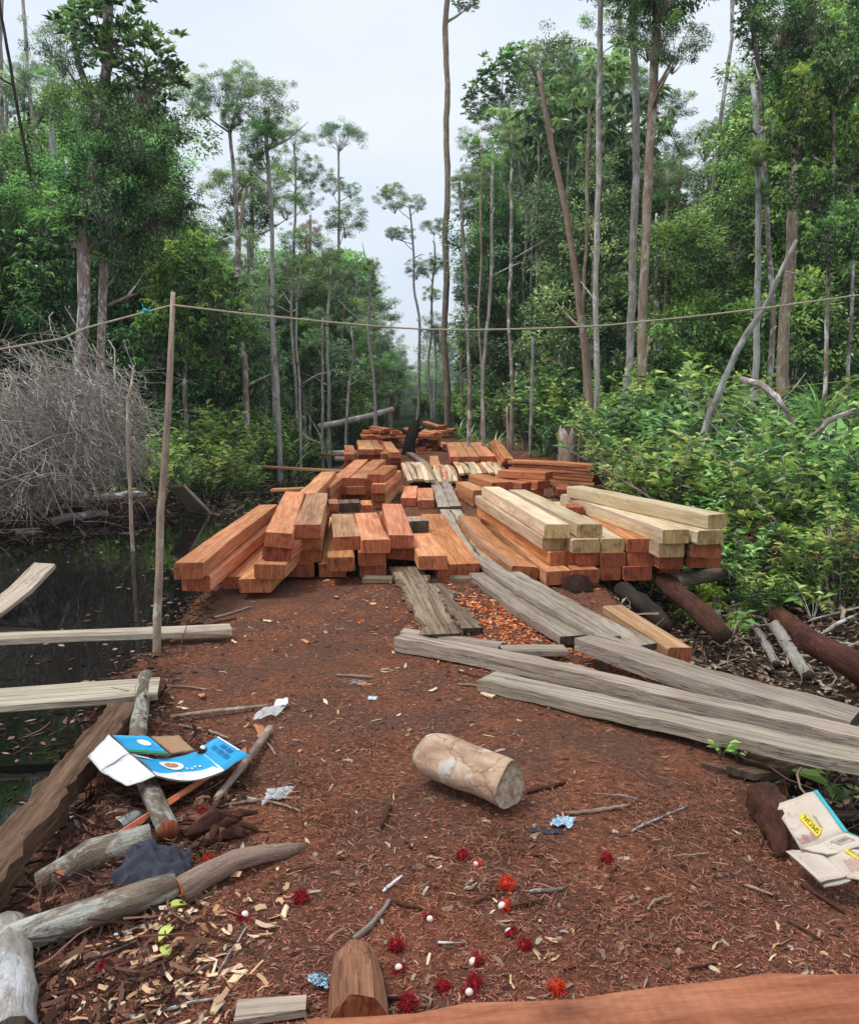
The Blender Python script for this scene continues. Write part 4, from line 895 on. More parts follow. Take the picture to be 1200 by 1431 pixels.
# strap leaved plants
def strapmesh(seed, n, L, W, arch=.5, keel=.25):
    r = np.random.default_rng(seed); V = []; F = []; T = []
    for i in range(n):
        a = r.uniform(0, 2 * pi); el = r.uniform(.5, 1.45); l = L * r.uniform(.6, 1.1); w = W * r.uniform(.7, 1.1); tt = r.uniform(0, 1); b = len(V)
        d = np.array([cos(a), sin(a), 0]); s = np.array([-sin(a), cos(a), 0]); p = d * .03
        for j in range(7):
            t = j / 6; ww = w * (1 - t ** 2.2) * (.55 + .9 * t if t < .5 else 1) * .5
            for q in (-1, 0, 1): V.append(tuple(p + s * ww * q + np.array([0, 0, 0 if q else -ww * keel * 2]))); T.append(np.clip(tt + r.normal(0, .05), 0, 1))
            e = el - arch * t * 2.2; p = p + (d * cos(e) + np.array([0, 0, sin(e)])) * l / 6
        for j in range(6):
            for q in range(2): F.append([b + j * 3 + q, b + j * 3 + q + 1, b + j * 3 + q + 4, b + j * 3 + q + 3])
    return mesh('strap_leaves', V, F, 'strap_green', tint=T)
STRAP = [strapmesh(1, 34, 1.3, .055), strapmesh(2, 12, 1.25, .10, .7), strapmesh(3, 26, .6, .03, .6)]
def strap(px, py, me, s, label, dep=None, name='strap_leaved_plant', cat='plant', group=None, mat=None, zoff=0):
    p = G(px, py) if dep is None else PD(px, py, dep)
    if dep is not None: p.z = h(p.x, p.y)
    o = link(name, me, None, p + Vector((0, 0, zoff)), label=label, cat=cat, group=group); o.scale = (s, s, s); o.rotation_euler = (0, 0, random.uniform(0, 6))
    if mat: o.material_slots[0].link = 'OBJECT'; o.material_slots[0].material = M[mat]
    return o
strap(400, 622, STRAP[0], 1.0, 'tuft of long upright strap leaves on the far bank by the white slender tree', 21)
strap(392, 600, STRAP[0], .9, 'second tuft of strap leaves just behind the long upright one', 23)
strap(1135, 660, STRAP[1], 1.15, 'plant with broad hanging strap leaves in the thicket by the leaning pole', 10.5, zoff=.75)
strap(1160, 470, STRAP[1], 1.0, 'strap leaved plant half hidden in the thicket behind the hanging one', 14, zoff=1.0)
for i, (x, y, dd, zz) in enumerate([(1085, 560, 12.5, .8), (1010, 600, 13, .6), (920, 575, 15, .7), (1180, 600, 9.5, .7), (1150, 520, 13, 1.1), (860, 560, 18, .8), (985, 520, 17, 1.0), (1050, 640, 10.5, .5)]):
    strap(x, y, STRAP[i % 2], .8 + .1 * i % .4, 'tuft of strap leaves rising through the thicket shrubs', dd, zoff=zz, group='strap leaved tufts in the thicket')
strap(250, 665, STRAP[2], 1.0, 'small bright grassy tuft above the sliding grey slab', 16.5, mat=LI)
strap(352, 640, STRAP[2], .9, 'small lime green tuft on the far bank by the bridging board', 19.5, mat=LI)
for (x, y, d) in [(655, 600, 27), (672, 605, 24), (690, 610, 23), (830, 640, 17), (760, 600, 22), (940, 540, 17), (975, 500, 19), (640, 590, 33)]:
    strap(x, y, STRAP[2], 1.5 + .5 * random.random(), 'grassy tuft at the edge of the thicket', d, name='grass_tuft', cat='grass', group='grassy tufts along the thicket edge')
for (x, y, d) in [(330, 620, 20), (300, 630, 19), (430, 610, 24), (455, 600, 30), (365, 620, 21), (420, 630, 21), (275, 640, 18)]:
    strap(x, y, STRAP[2], 1.4 + .5 * random.random(), 'grassy tuft on the far bank of the canal', d, name='grass_tuft', cat='grass', group='grassy tufts on the far bank')
# rosette with an orange bud on the far bank
ro = PD(204, 612, 15.5); ro.z = h(ro.x, ro.y); rt = empty('rosette_plant', ro, label='broad leaved rosette plant with an orange bud by the thin bare stick', cat='plant')
n = 11; aa = np.linspace(0, 6.28, n); P = np.tile([0, 0, .55], (n, 1)); Dd = np.stack([np.cos(aa), np.sin(aa), .35 + .4 * rng.random(n)], 1)
V, F = leaves(P, Dd, .36 * rng.uniform(.8, 1.1, n), .14 * np.ones(n), .15, .15); link('leaves', leafmesh('leaves', V, F, rng.uniform(.4, 1, n), 'strap_green'), rt)
tube('stem', [ro, ro + Vector((.03, 0, .3)), ro + Vector((0, 0, .56))], .015, 'bark_brown', parent=rt, org=ro, step=.1)
V, F, m_ = tube_data([(0, 0, .55), (0, 0, .62), (.01, 0, .72), (.02, 0, .82)], [.02, .045, .035, .004], 7); link('bud', mesh('bud', V, F, ['flower', 'flower'], m_), rt)
# ferns
def fernmesh(seed, fronds, L):
    r = np.random.default_rng(seed); P = []; D = []; W = []; LL = []; segs = []
    for f in range(fronds):
        a = r.uniform(0, 2 * pi); el = r.uniform(.5, 1.2); d = np.array([cos(a), sin(a), 0]); s = np.array([-sin(a), cos(a), 0]); p = np.zeros(3); pts = [p]; l = L * r.uniform(.7, 1.1)
        for j in range(14):
            e = el - 1.7 * (j / 14) ** 1.3; p = p + (d * cos(e) + np.array([0, 0, sin(e)])) * l / 14; pts.append(p)
            if j > 1:
                for q in (-1, 1): P.append(p); D.append(s * q + d * .45 + [0, 0, -.25]); LL.append(l * .27 * (1 - (j / 15) ** 2) + .01); W.append(.022)
        segs.append((pts[::3] + [pts[-1]], .004, .0015))
    n = len(P); V, F = leaves(np.array(P), np.array(D), np.array(LL), np.array(W), .15, .25, r); tv, tf = twigset(segs)
    return leafmesh('fronds', V, F, r.uniform(.1, .95, n), LI), mesh('stalks', tv, tf, 'bark_brown')
FERN = [fernmesh(1, 9, .55), fernmesh(2, 7, .7)]
for (x, y, s) in [(985, 815, .7), (1010, 790, .9), (1045, 775, 1.0), (1075, 770, 1.0), (1030, 750, .8), (1100, 765, .9), (1060, 800, .8), (1120, 820, .7), (990, 850, .5), (1010, 880, .5), (960, 790, .6), (1150, 780, 1), (1090, 730, .9), (1020, 720, .7), (1180, 750, .9), (1000, 830, .6), (1040, 835, .6), (1080, 815, .7), (975, 862, .45), (1140, 845, .6), (1030, 862, .4), (1175, 830, .7)]:
    p = G(x, y); plant(random.choice(FERN), p, s * 1.5, LI if s < .85 else 'leaf_bright', 'bright green fern growing over the ditch beside the pale timber', 'ferns over the ditch', name='fern', cat='fern', lf='fronds', stem='stalks')
# small leafy plants near the camera, ditch side
def herb(seed, n, L, W):
    r = np.random.default_rng(seed); P = []; D = []; segs = []
    for s in range(max(2, n // 4)):
        a = r.uniform(0, 6.28); tip = np.array([cos(a) * .09, sin(a) * .09, .12 + r.random() * .1]); segs.append(([np.zeros(3), tip * .5 + [0, 0, .02], tip], .004, .002))
        for q in range(4): aa = a + r.normal(0, 1.2); P.append(tip * r.uniform(.5, 1)); D.append([cos(aa), sin(aa), r.uniform(.0, .8)])
    n = len(P)
    # rounder, bent leaves: two leaf blades laid over each other
    V, F = leaves(np.array(P), np.array(D), L * r.uniform(.7, 1.2, n), W * r.uniform(.8, 1.2, n), .18, .2, r); tv, tf = twigset(segs)
    return leafmesh('leaves', V, F, r.uniform(.2, 1, n), 'leaf_bright'), mesh('stems', tv, tf, 'bark_brown')
HERB = [herb(1, 16, .1, .05), herb(2, 12, .12, .055), herb(3, 20, .07, .03)]
for (x, y, i, s, mt, lb) in [(1006, 1062, 0, .45, 'leaf_bright', 'small glossy leaved seedling under the lowest ditch plank'), (1030, 1064, 0, .4, 'leaf_mid', 'second glossy seedling beside the one under the lowest ditch plank'),
        (1150, 1120, 1, 1.3, 'leaf_bright', 'broad leaved plant behind the beige paper sack'), (1185, 1140, 1, 1.5, 'leaf_mid', 'dark leaved plant at the corner behind the beige paper sack'), (1196, 1100, 0, 1.2, 'leaf_bright', 'bright leaved plant right under the ditch planks'),
        (1135, 1085, 1, 1.0, 'leaf_bright', 'tall leaved plant between planks and paper sack'), (1170, 1060, 2, 1.2, LI, 'lime sprig by the lowest ditch plank'), (885, 830, 2, 1.5, LI, 'leafy sprig growing out from under the red beams'), (905, 845, 2, 1.4, 'leaf_bright', 'second leafy sprig at the foot of the red beams'),
        (1195, 965, 0, 1.0, LI, 'lime leaved plant at the end of the big fallen log'), (1020, 900, 2, 1.5, 'leaf_mid', 'herb beside the upright stub in the ditch'), (1135, 870, 2, 1.6, 'leaf_bright', 'herb among the roots beyond the sawn log'), (1160, 810, 0, 1.5, 'leaf_bright', 'leafy herb at the thicket edge beyond the fallen branch'),
        (1085, 850, 2, 1.3, 'leaf_mid', 'herb by the grey root above the sawn log'), (128, 1000, 2, .8, LI, 'lime sprout on the stub beside the broad grey plank'), (385, 715, 0, 1.1, 'leaf_mid', 'waterside sprig behind the long orange beams')]:
    p = G(x, y); plant(HERB[i], p, s, mt, lb, None, name='herb', cat='plant')
# ---------------------------------------------------------------- brush, poles, rope
def brush():
    r = np.random.default_rng(8); c = np.array([-7.4, 12.2, .0]); segs = []
    root = empty('brush_pile', (-6.2, 12.3, h(-6.2, 12.3)), label='big heap of dry grey twigs on the far bank of the canal', cat='brush pile')
    o = np.array(root.location)
    for i in range(1700):
        a0 = r.uniform(-.5, .9); ph = r.uniform(-.9, .9); R = r.uniform(.15, 1) ** .5
        top = np.array([-6.9 + 2.6 * R * cos(a0 * 1.2), 12.3 + 1.5 * ph, .05 + 2.35 * max(.02, np.sqrt(max(0, 1 - .8 * ph * ph))) * R * (.3 + .7 * r.random()) * (.75 + .35 * sin(a0 + .4))])
        l = r.uniform(.4, 1.6); d = np.array([r.uniform(.2, 1), r.normal(0, .55), r.normal(.05, .5) - .4 * (top[0] + 6.6) / 2]); d /= np.linalg.norm(d); q = top - d * l * .6; pts = []; q0 = r.uniform(.004, .011) * (1.8 if r.random() < .06 else 1)
        for j in range(6):
            pts.append(q.copy() - o); d = d + np.array([0, 0, -.1]) + r.normal(0, .24, 3); d /= np.linalg.norm(d); q = q + d * l / 5; q[2] = max(q[2], -.15)
        segs.append((pts, q0, .0025))
        for j in (1, 2, 3, 4):                     # forks
            if r.random() < .75:
                p = pts[j].copy(); dd = (pts[j + 1] - pts[j]); dd = dd / np.linalg.norm(dd) + r.normal(0, .6, 3); dd /= np.linalg.norm(dd); ll = l * r.uniform(.15, .45); fp = [p]
                for _ in range(3): dd = dd + r.normal(0, .3, 3); dd /= np.linalg.norm(dd); p = p + dd * ll / 3; fp.append(p)
                segs.append((fp, q0 * .55, .002))
    for part, mt in ((segs[::5] + segs[1::5] + segs[2::5], 'twig_grey'), (segs[3::5] + segs[4::5], 'bark_brown')):
        V, F = twigset(part); tw = link('twigs', mesh('twigs', V, F, mt, smooth=False), root); tw['kind'] = 'stuff'
    for i in range(30):
        p = Vector((r.uniform(-7.6, -5.6), 12.2 - r.uniform(.2, 1.5), r.uniform(.1, 1.3))); q = p + Vector((r.uniform(.4, 1.5), r.uniform(-.4, .2), r.uniform(-.4, .6))); q.z = max(q.z, .0); w_ = r.uniform(.01, .024)
        tube('branch', [p, p.lerp(q, .4) + Vector((0, 0, .08)), q], [w_, w_ * .8, w_ * .35], 'twig_grey', n=6, wobble=.05, parent=root, org=o, step=.15)
    for i in range(14):
        p = Vector((-8.6, 12.2 + r.uniform(-1, 1), r.uniform(.1, 1.2))); q = Vector((-5.4 + r.uniform(-.6, .5), 12.2 + r.uniform(-1.2, 1), r.uniform(.2, 1.8)))
        tube('branch', [p, p.lerp(q, .5) + Vector((0, 0, .4)), q], [.03, .022, .008], 'twig_grey', n=6, wobble=.04, parent=root, org=o)
brush()
g0 = G(217, 918); pt = PD(242, 408, g0.y + .1)
tube('pole', [g0 - Vector((0, 0, .25)), PD(221, 800, g0.y + .03), PD(231, 640, g0.y + .05), PD(237, 520, g0.y + .08), pt], [.027, .025, .022, .02, .013], 'bark_tan', 'bark_snag', n=10, jit=.1, wobble=.006, label='slender upright pole holding the rope at the water edge', cat='pole')
gs = PD(180, 640, 11); gs.z = h(gs.x, gs.y) - .3
tube('stick', [gs, PD(178, 600, 11), PD(183, 545, 11), PD(187, 510, 11)], [.028, .024, .02, .012], 'bark_tan', n=7, wobble=.01, label='thin bare stick standing in front of the brush heap', cat='stick')
# rope: pole -> both sides, tied to stakes beyond the frame
R1 = PD(242, 427, pt.y); RL = Vector((-5.4, 4.6, 1.42)); RR = Vector((6.6, 6.2, 2.75))
def stake(p, lb):
    z = h(p.x, p.y) - .2; tube('pole', [Vector((p.x, p.y, z)), Vector((p.x + .03, p.y, (z + p.z) / 2)), Vector((p.x, p.y, p.z + .12))], [.035, .03, .022], 'bark_grey', 'bark_snag', label=lb, cat='pole')
stake(RL, 'stake on the far bank where the rope end is tied'); stake(RR, 'stake in the thicket where the rope end is tied')
rp = [RL, PD(0, 488, 4.95), PD(120, 458, 5.1), R1 + Vector((-.02, 0, 0)), R1 + Vector((.02, -.02, 0)), PD(380, 442, 5.45), PD(600, 460, 5.7), PD(800, 457, 5.9), PD(900, 449, 5.95), PD(1055, 432, 6.0), PD(1200, 412, 6.1), RR]
tube('rope', rp, .0065, 'rope', n=6, jit=.1, step=.12, label='pale rope strung from the pole across the clearing', cat='rope')
kn = PD(204, 434, 5.2); kt = empty('rope_tie', kn, label='turquoise string tied round the rope beside the pole', cat='string')
tube('knot', [kn + Vector((-.012, 0, .006)), kn + Vector((0, -.01, 0)), kn + Vector((.012, 0, -.004))], .011, 'turq', parent=kt, org=kn, step=.02)
for q in ((-.03, -.05), (.035, -.045), (.03, .025), (-.02, .04)): tube('loose_end', [kn, kn + Vector((q[0] * .6, -.01, q[1] * .4)), kn + Vector((q[0], 0, q[1]))], .0025, 'turq', n=4, parent=kt, org=kn, step=.02)
# leaning pale dead pole in the thicket
b0 = G(948, 702); dy = b0.y
tube('leaning_pole', [b0 - Vector((0, 0, .2)), PD(975, 625, dy), PD(1010, 535, dy), PD(1030, 490, dy - .1), PD(1062, 440, dy - .2), PD(1090, 385, dy - .3), PD(1113, 335, dy - .3)], [.055, .05, .045, .05, .042, .036, .024], 'bark_grey', 'bark_snag', n=9, jit=.1, step=.2, wobble=.015, label='crooked pale dead pole leaning out of the thicket', cat='dead branch')
tube('cord', [PD(1012, 548, dy - .1), PD(1080, 543, dy - 1), PD(1200, 530, dy - 2.2), PD(1290, 520, dy - 3)], .004, 'cord', n=5, label='thin yellow cord running from the crooked dead pole', cat='cord')
a = PD(1035, 530, 11.5); tube('arched_branch', [a, PD(1062, 537, 11.2), PD(1085, 555, 11), PD(1105, 588, 11), PD(1118, 640, 11)], [.04, .045, .045, .04, .04], 'bark_brown', n=8, wobble=.01, label='dark branch arching over beside the hanging strap leaves', cat='branch')
tube('branch', [PD(1230, 560, 10), PD(1160, 590, 10.2), PD(1110, 640, 10.3), PD(1080, 680, 10.4)], [.04, .035, .03, .02], 'bark_brown', n=7, wobble=.02, label='dark bough slanting through the hanging strap leaves', cat='branch')
tube('branch', [PD(1205, 745, 7.6), PD(1160, 760, 7.6), PD(1120, 772, 7.6), PD(1062, 800, 7.7)], [.038, .035, .03, .02], 'bark_tan', n=8, wobble=.008, label='pale fallen branch lying over the ferns', cat='branch')
tube('branch', [PD(1112, 774, 7.6), PD(1095, 752, 7.65), PD(1082, 725, 7.7), PD(1055, 702, 7.8)], [.02, .016, .014, .008], 'bark_tan', n=6, wobble=.006, label='thin crooked branch rising from the pale fallen one', cat='branch')
tb = random.Random(40)
for i in range(26):
    x = tb.uniform(960, 1200); y = tb.uniform(520, 740); dd = np.interp(y, [520, 600, 760], [16, 12.5, 8.5]) + tb.uniform(-.5, .5); p = PD(x, y, dd); a_ = tb.uniform(-.9, .9); l = tb.uniform(.5, 1.5); q = p + Vector((sin(a_) * l + tb.uniform(-.4, .4), tb.uniform(-.3, .3), cos(a_) * l * .7)); f = p - (q - p) * .8; f.z = max(h(f.x, f.y), f.z - .3)
    r_ = tb.uniform(.006, .018); tube('dead_branch', [f, p, p.lerp(q, .5) + Vector((tb.uniform(-.12, .12), 0, tb.uniform(-.1, .1))), q], [r_ * 1.2, r_, r_ * .8, r_ * .35], tb.choice(['bark_tan', 'twig_grey', 'bark_brown', 'bark_snag']), n=6, step=.12, wobble=.02, label='thin dead branch tangled in the thicket shrubs', cat='branch', group='dead branches in the thicket')
# sticks standing at the thicket edge
for (pts, dep, w, bk, lb) in [([(741, 612), (743, 540), (744, 470)], 22, 5, 'bark_white', 'pale standing stick behind the wide back stack'), ([(710, 628), (709, 600), (708, 568)], 21, 4, 'bark_snag', 'tan split stick by the slanting board bundle'),
        ([(900, 560), (903, 500), (907, 470)], 20, 4, 'bark_tan', 'slim tan stick at the foot of the tall pair of trunks'), ([(852, 690), (846, 655), (832, 625)], 14.5, 4, 'bark_tan', 'forked tan twig beside the crosswise boards')]:
    q = [PD(x, y, dep) for x, y in pts]; f = q[0].copy(); f.z = h(f.x, f.y) - .1; k = dep / FOC / 2
    tube('stick', [f] + q, [w * k] * 3 + [w * k * .6], bk, 'bark_snag', n=7, wobble=.01, label=lb, cat='stick')
# stump by the crosswise boards
p = PD(791, 645, 17); p.z = h(p.x, p.y)
V, F, m_ = tube_data([(0, 0, -.1), (0, 0, .1), (.01, 0, .45), (0, 0, .78), (.02, 0, .9)], [.24, .19, .175, .17, .14], 14, .09, 3)
V = [(x, y, z + (.12 * sin(5 * math.atan2(y, x)) if z > .7 else 0)) for x, y, z in V]
link('stump', mesh('stump', V, F, ['bark_snag', 'dark_end'], m_), None, p, label='split brown stump behind the crosswise boards', cat='stump')
tube('stick', [p + Vector((.24, -.1, -.05)), p + Vector((.22, -.1, .5)), p + Vector((.26, -.1, 1.05))], [.03, .025, .015], 'bark_snag', label='tan splinter post standing against the split stump', cat='stick')
# charred stump with a root, between the far heaps
p = PD(570, 628, 22.5); p.z = h(p.x, p.y); rt = empty('charred_stump', p, label='charred black stump with a leaning root at the head of the walkway', cat='stump')
tube('trunk', [p - Vector((0, 0, .1)), p + Vector((.03, 0, .25)), p + Vector((.14, .1, .6)), p + Vector((.2, .2, .85))], [.2, .14, .15, .1], 'bark_char', n=10, jit=.2, parent=rt, org=p, step=.12)
for q in ((.45, .1, .7), (-.25, .2, .65), (.3, .4, 1.0)): tube('root', [p + Vector((.1, .08, .45)), p + Vector((q[0] * .6, q[1], .62)), p + Vector(q)], [.07, .05, .02], 'bark_char', n=7, jit=.15, parent=rt, org=p, step=.12)
# fallen logs by the track
def log(pts, rad, mat, end, label, name='log', cat='log', group=None, **kw): return tube(name, pts, rad, mat, end, n=kw.pop('n', 12), jit=kw.pop('jit', .05), label=label, cat=cat, group=group, **kw)
log([PD(444, 597, 26.5), PD(500, 585, 27), PD(549, 572, 27.6)], [.1, .095, .09], 'bark_grey', 'grey_end', 'grey fallen log raised above the weeds before the far heap', step=.3)
tube('prop', [PD(534, 578, 27.4) + Vector((0, .0, -.1)), Vector((PD(534, 578, 27.4).x, 27.5, h(PD(534, 578, 27.4).x, 27.5) - .1))], .04, 'bark_dark', label='dark stub propping the raised grey log', cat='stub')
a = PD(465, 612, 25); b = PD(516, 607, 26)
for i, (ya, yb) in enumerate(((609, 606), (617, 613))):
    a = PD(464 + 4 * i, ya, 26 - i * 2.2); b = PD(520, yb, 26 - i * 2.2); a.z = b.z = h(-2.2, 25) + .1
    log([a, a.lerp(b, .5), b], [.09, .1, .08], 'bark_grey', 'grey_end', ['thin grey log lying behind the back stacks', 'dark grey log lying just behind the slim back stack'][i], step=.3)
# ---------------------------------------------------------------- the short sawn log in the clearing
A = PZ(597, 1052, .105); B = PZ(694, 1090, .10); ax = (B - A).normalized(); m = frame(A, B); Ln = (B - A).length + .07
V = []; F = []; n = 22; ns = 11; r = random.Random(2)
for i in range(ns):
    t = i / (ns - 1)
    for k in range(n):
        a = 2 * pi * k / n; q = .093 * (1 + .065 * cos(3 * a + .6) + .04 * cos(2 * a) + .02 * sin(5 * a)) * (1 + r.uniform(-.014, .014)) * (1 + .05 * sin(5 * t + 2 * cos(a)) + .03 * sin(9 * t + 3 * a)) * (.86 if i == 0 else 1)
        V.append((q * cos(a), t * Ln + .012 * cos(a + 1) * (1 if t > .9 else 0), q * sin(a)))
for i in range(ns - 1):
    for k in range(n): F.append([i * n + k, (i + 1) * n + k, (i + 1) * n + (k + 1) % n, i * n + (k + 1) % n])
nb = len(F); c0 = len(V)
for s, yy in ((0, .0), (ns - 1, Ln)):
    ring = [s * n + k for k in range(n)]; b = len(V)
    for q in (.66, .33):
        for k in range(n): v = V[s * n + k]; V.append((v[0] * q, v[1] + r.uniform(-.004, .004), v[2] * q))
    V.append((0, yy, 0)); rings = [ring, [b + k for k in range(n)], [b + n + k for k in range(n)]]
    for a_, b_ in zip(rings[:-1], rings[1:]):
        for k in range(n): f = [a_[k], a_[(k + 1) % n], b_[(k + 1) % n], b_[k]]; F.append(f if s else f[::-1])
    for k in range(n): f = [rings[2][k], rings[2][(k + 1) % n], len(V) - 1]; F.append(f if s else f[::-1])
link('short_log', mesh('short_log', V, F, ['log_skin', 'log_end'], [0] * nb + [1] * (len(F) - nb)), None, m, label='short debarked log lying alone in the sawdust clearing', cat='log')
# wedge block at the lower edge
A = PZ(497, 1425, .0)
V, F, m_ = [], [], []
prof = [(-.08, 0), (.083, 0)] + [(.086 * cos(t) * (1 + .06 * sin(5 * t)), .03 + .112 * sin(t) * (1 + .05 * cos(7 * t))) for t in np.linspace(.1, pi - .1, 11)]
for i, (yy, s, dz) in enumerate(((-.10, 1, 0), (-.03, 1.02, 0), (.08, .95, .0), (.19, .82, .0), (.225, .62, .0))):
    for x, z in prof: V.append((x * s, yy + random.uniform(-.006, .006), z * s + dz))
k7 = len(prof)
for i in range(4):
    for k in range(k7): F.append([i * k7 + k, i * k7 + (k + 1) % k7, (i + 1) * k7 + (k + 1) % k7, (i + 1) * k7 + k]); m_.append(0)
F += [list(range(k7 - 1, -1, -1)), [4 * k7 + k for k in range(k7)]]; m_ += [1, 1]
F = [f[::-1] for f in F]
link('wood_wedge', mesh('wood_wedge', V, F, ['dull_wood', 'orange_end'], m_, smooth=False), None, Matrix.Translation((A.x, A.y + .06, h(A.x, A.y) - .012)) @ Matrix.Rotation(.12, 4, 'Z') @ Matrix.Scale(.88, 4), label='split reddish wood wedge lying against the foreground timber', cat='wood block')
# ---------------------------------------------------------------- logs and old beams, water side debris
def GZ(x, y, dz): return G(x, y, dz)
curvedplank('old_beam', [PZ(-70, 1300, .0), PZ(0, 1196, .015), PZ(78, 1090, .02), PZ(176, 982, .03)], .125, .09, 'brown_wood', 'rotting brown beam running along the edge of the water', None, 'beam', .021)
log([GZ(205, 962, .07), GZ(194, 1040, .07), GZ(200, 1100, .08), GZ(236, 1182, .06)], [.042, .042, .041, .04], 'lichen_log', 'orange_end', 'lichen spotted round log passing under the blue box', step=.1)
log([GZ(60, 1245, .02), GZ(130, 1212, .04), GZ(212, 1185, .03)], [.05, .06, .055], 'lichen_log', 'dark_end', 'weathered grey log half buried beside the dark cloth', step=.08, jit=.1)
log([GZ(250, 1262, .04), GZ(330, 1222, .05), GZ(425, 1186, .0)], [.042, .036, .02], 'bark_snag', 'orange_end', 'reddish debarked log end pointing at the clearing', step=.08)
log([GZ(-10, 1352, .06), GZ(40, 1332, .06), GZ(140, 1298, .06), GZ(245, 1258, .05)], [.052, .05, .047, .042], 'lichen_log', 'pale_end', 'pale barked log in front of the dark cloth', step=.08)
log([GZ(18, 1480, .05), GZ(20, 1400, .06), GZ(14, 1318, .05)], [.062, .06, .055], 'bark_grey', 'grey_end', 'grey rough barked log pointing into the clearing corner', step=.06, jit=.1)
curvedplank('plank', [GZ(330, 1424, .03), GZ(428, 1416, .03)], .07, .02, 'grey_wood', 'whitish board piece beside the reddish wood wedge', None)
def slat(x0, y0, x1, y1, dz0, dz1, w, hh, mat, lb, name='slat', cat='stick', group=None): return beam(GZ(x0, y0, dz0), GZ(x1, y1, dz1), w, hh, mat, lb, group, name=name, cat=cat)
slat(80, 1243, 345, 1072, .06, .09, .026, .02, 'red_wood', 'long thin red slat slanting under the blue box')
tube('stick', [GZ(302, 1124, .02), GZ(340, 1085, .05), GZ(378, 1026, .03)], [.014, .017, .018], 'bark_tan', 'pale_end', label='straight brown stick leaning at the end of the blue box', cat='stick', step=.05)
tube('stick', [GZ(240, 1010, .03), GZ(300, 1002, .03), GZ(376, 991, .02)], [.011, .012, .009], 'bark_tan', label='long thin pale stick lying behind the blue box', cat='stick', step=.05)
# gnarled root
p = GZ(300, 1172, 0); rt = empty('gnarled_root', p, label='gnarled dark root lump below the blue box', cat='root')
tube('root', [p + Vector((-.09, -.03, .03)), p + Vector((0, .02, .06)), p + Vector((.08, .08, .04))], [.02, .042, .015], 'root_brown', n=11, jit=.4, parent=rt, org=p, step=.03)
tube('root', [p + Vector((-.06, -.06, .0)), p + Vector((.04, -.03, .04)), p + Vector((.11, .0, .02))], [.02, .03, .015], 'root_brown', n=8, jit=.25, parent=rt, org=p, step=.03)
for k, (x_, y_, z_) in enumerate([(.14, .1, .05), (-.12, .03, .06), (.02, -.1, .05), (.1, -.04, .09), (-.05, .1, .08), (.16, .03, .0), (-.02, .12, .02)]):
    tube('spur', [p + Vector((x_ * .2, y_ * .2, .04)), p + Vector((x_ * .6, y_ * .7, .05 + z_ * .3)), p + Vector((x_, y_, z_))], [.022, .016, .006], 'root_brown', n=7, jit=.3, parent=rt, org=p, step=.025, wobble=.008)
p = GZ(1062, 1150, 0); q0 = GZ(1062, 1118, .02); q1 = GZ(1092, 1205, .02)
tube('rotten_log', [q0, q0.lerp(q1, .35) + Vector((-.0, 0, .05)), q0.lerp(q1, .7) + Vector((.0, 0, .04)), q1], [.045, .066, .055, .015], 'root_brown', n=16, jit=.26, step=.022, wobble=.006, label='dark rotten log end beside the beige paper sack', cat='log')
# logs in the ditch
log([PD(1230, 960, 4.9) , PD(1185, 925, 5.0), PD(1120, 890, 5.3)], [.095, .09, .07], 'root_brown', 'grey_end', 'big dark fallen log lying down into the ditch', step=.12, jit=.1)
log([GZ(1130, 905, .06), GZ(1085, 872, .08)], [.085, .08], 'root_brown', 'grey_end', 'stubby sawn log with a round grey face in the ditch', step=.1)
log([GZ(1128, 955, .05), GZ(1105, 925, .07), GZ(1082, 888, .08)], [.04, .045, .05], 'twig_grey', 'grey_end', 'grey forked driftwood root in the ditch, smoother of two', step=.06, jit=.15)
log([GZ(1085, 935, .03), GZ(1058, 890, .05)], [.03, .035], 'bark_grey', 'grey_end', 'split grey stake lying beside the driftwood root', step=.06, jit=.15)
log([GZ(1008, 905, .0), GZ(1003, 880, .06), GZ(998, 853, .1)], [.035, .034, .03], 'bark_brown', 'bark_tan', 'upright broken stub rising from the ditch', step=.06, jit=.12)
log([GZ(1010, 888, .03), GZ(1060, 880, .04)], [.02, .022], 'bark_brown', None, 'short dark stick beside the upright stub', step=.06)
log([PZ(925, 812, -.02), PZ(985, 862, -.12), PZ(1010, 890, -.2)], [.075, .08, .07], 'root_brown', 'dark_end', 'round log supporting the pale stack over the ditch', step=.12, jit=.08)
log([PZ(868, 824, -.04), PZ(905, 850, -.1), PZ(930, 875, -.16)], [.07, .075, .06], 'bark_dark', 'dark_end', 'old split log under the red beams by the ditch', step=.1, jit=.15)
log([PZ(940, 812, -.0), PZ(1030, 800, -.08), PZ(1075, 800, -.1)], [.06, .065, .05], 'lichen_log', 'dark_end', 'mossy log end poking out under the fern', step=.12, jit=.1)
curvedplank('old_beam', [PD(1010, 1075, 3.55), PD(1060, 1066, 3.9), PD(1110, 1052, 4.3)], .2, .05, 'brown_wood', 'broken dark board wedged under the ditch planks', None, 'board')
curvedplank('old_beam', [GZ(1035, 1092, .05), GZ(1130, 1080, .06)], .12, .03, 'brown_wood', 'lower broken board beneath the wedged one', None, 'board')
slat(1094, 1118, 1086, 1088, .03, .10, .045, .02, 'red_wood', 'small orange stake standing behind the beige paper sack')
tube('stick', [GZ(1066, 1118, .05), GZ(1100, 1106, .08), GZ(1142, 1090, .1)], [.006, .007, .005], 'bark_white', label='whitish forked twig behind the beige paper sack', cat='stick', step=.05)
slat(1140, 1150, 1230, 1150, .05, .05, .05, .025, 'old_wood', 'brown stick of sawn wood behind the leaves by the sack')
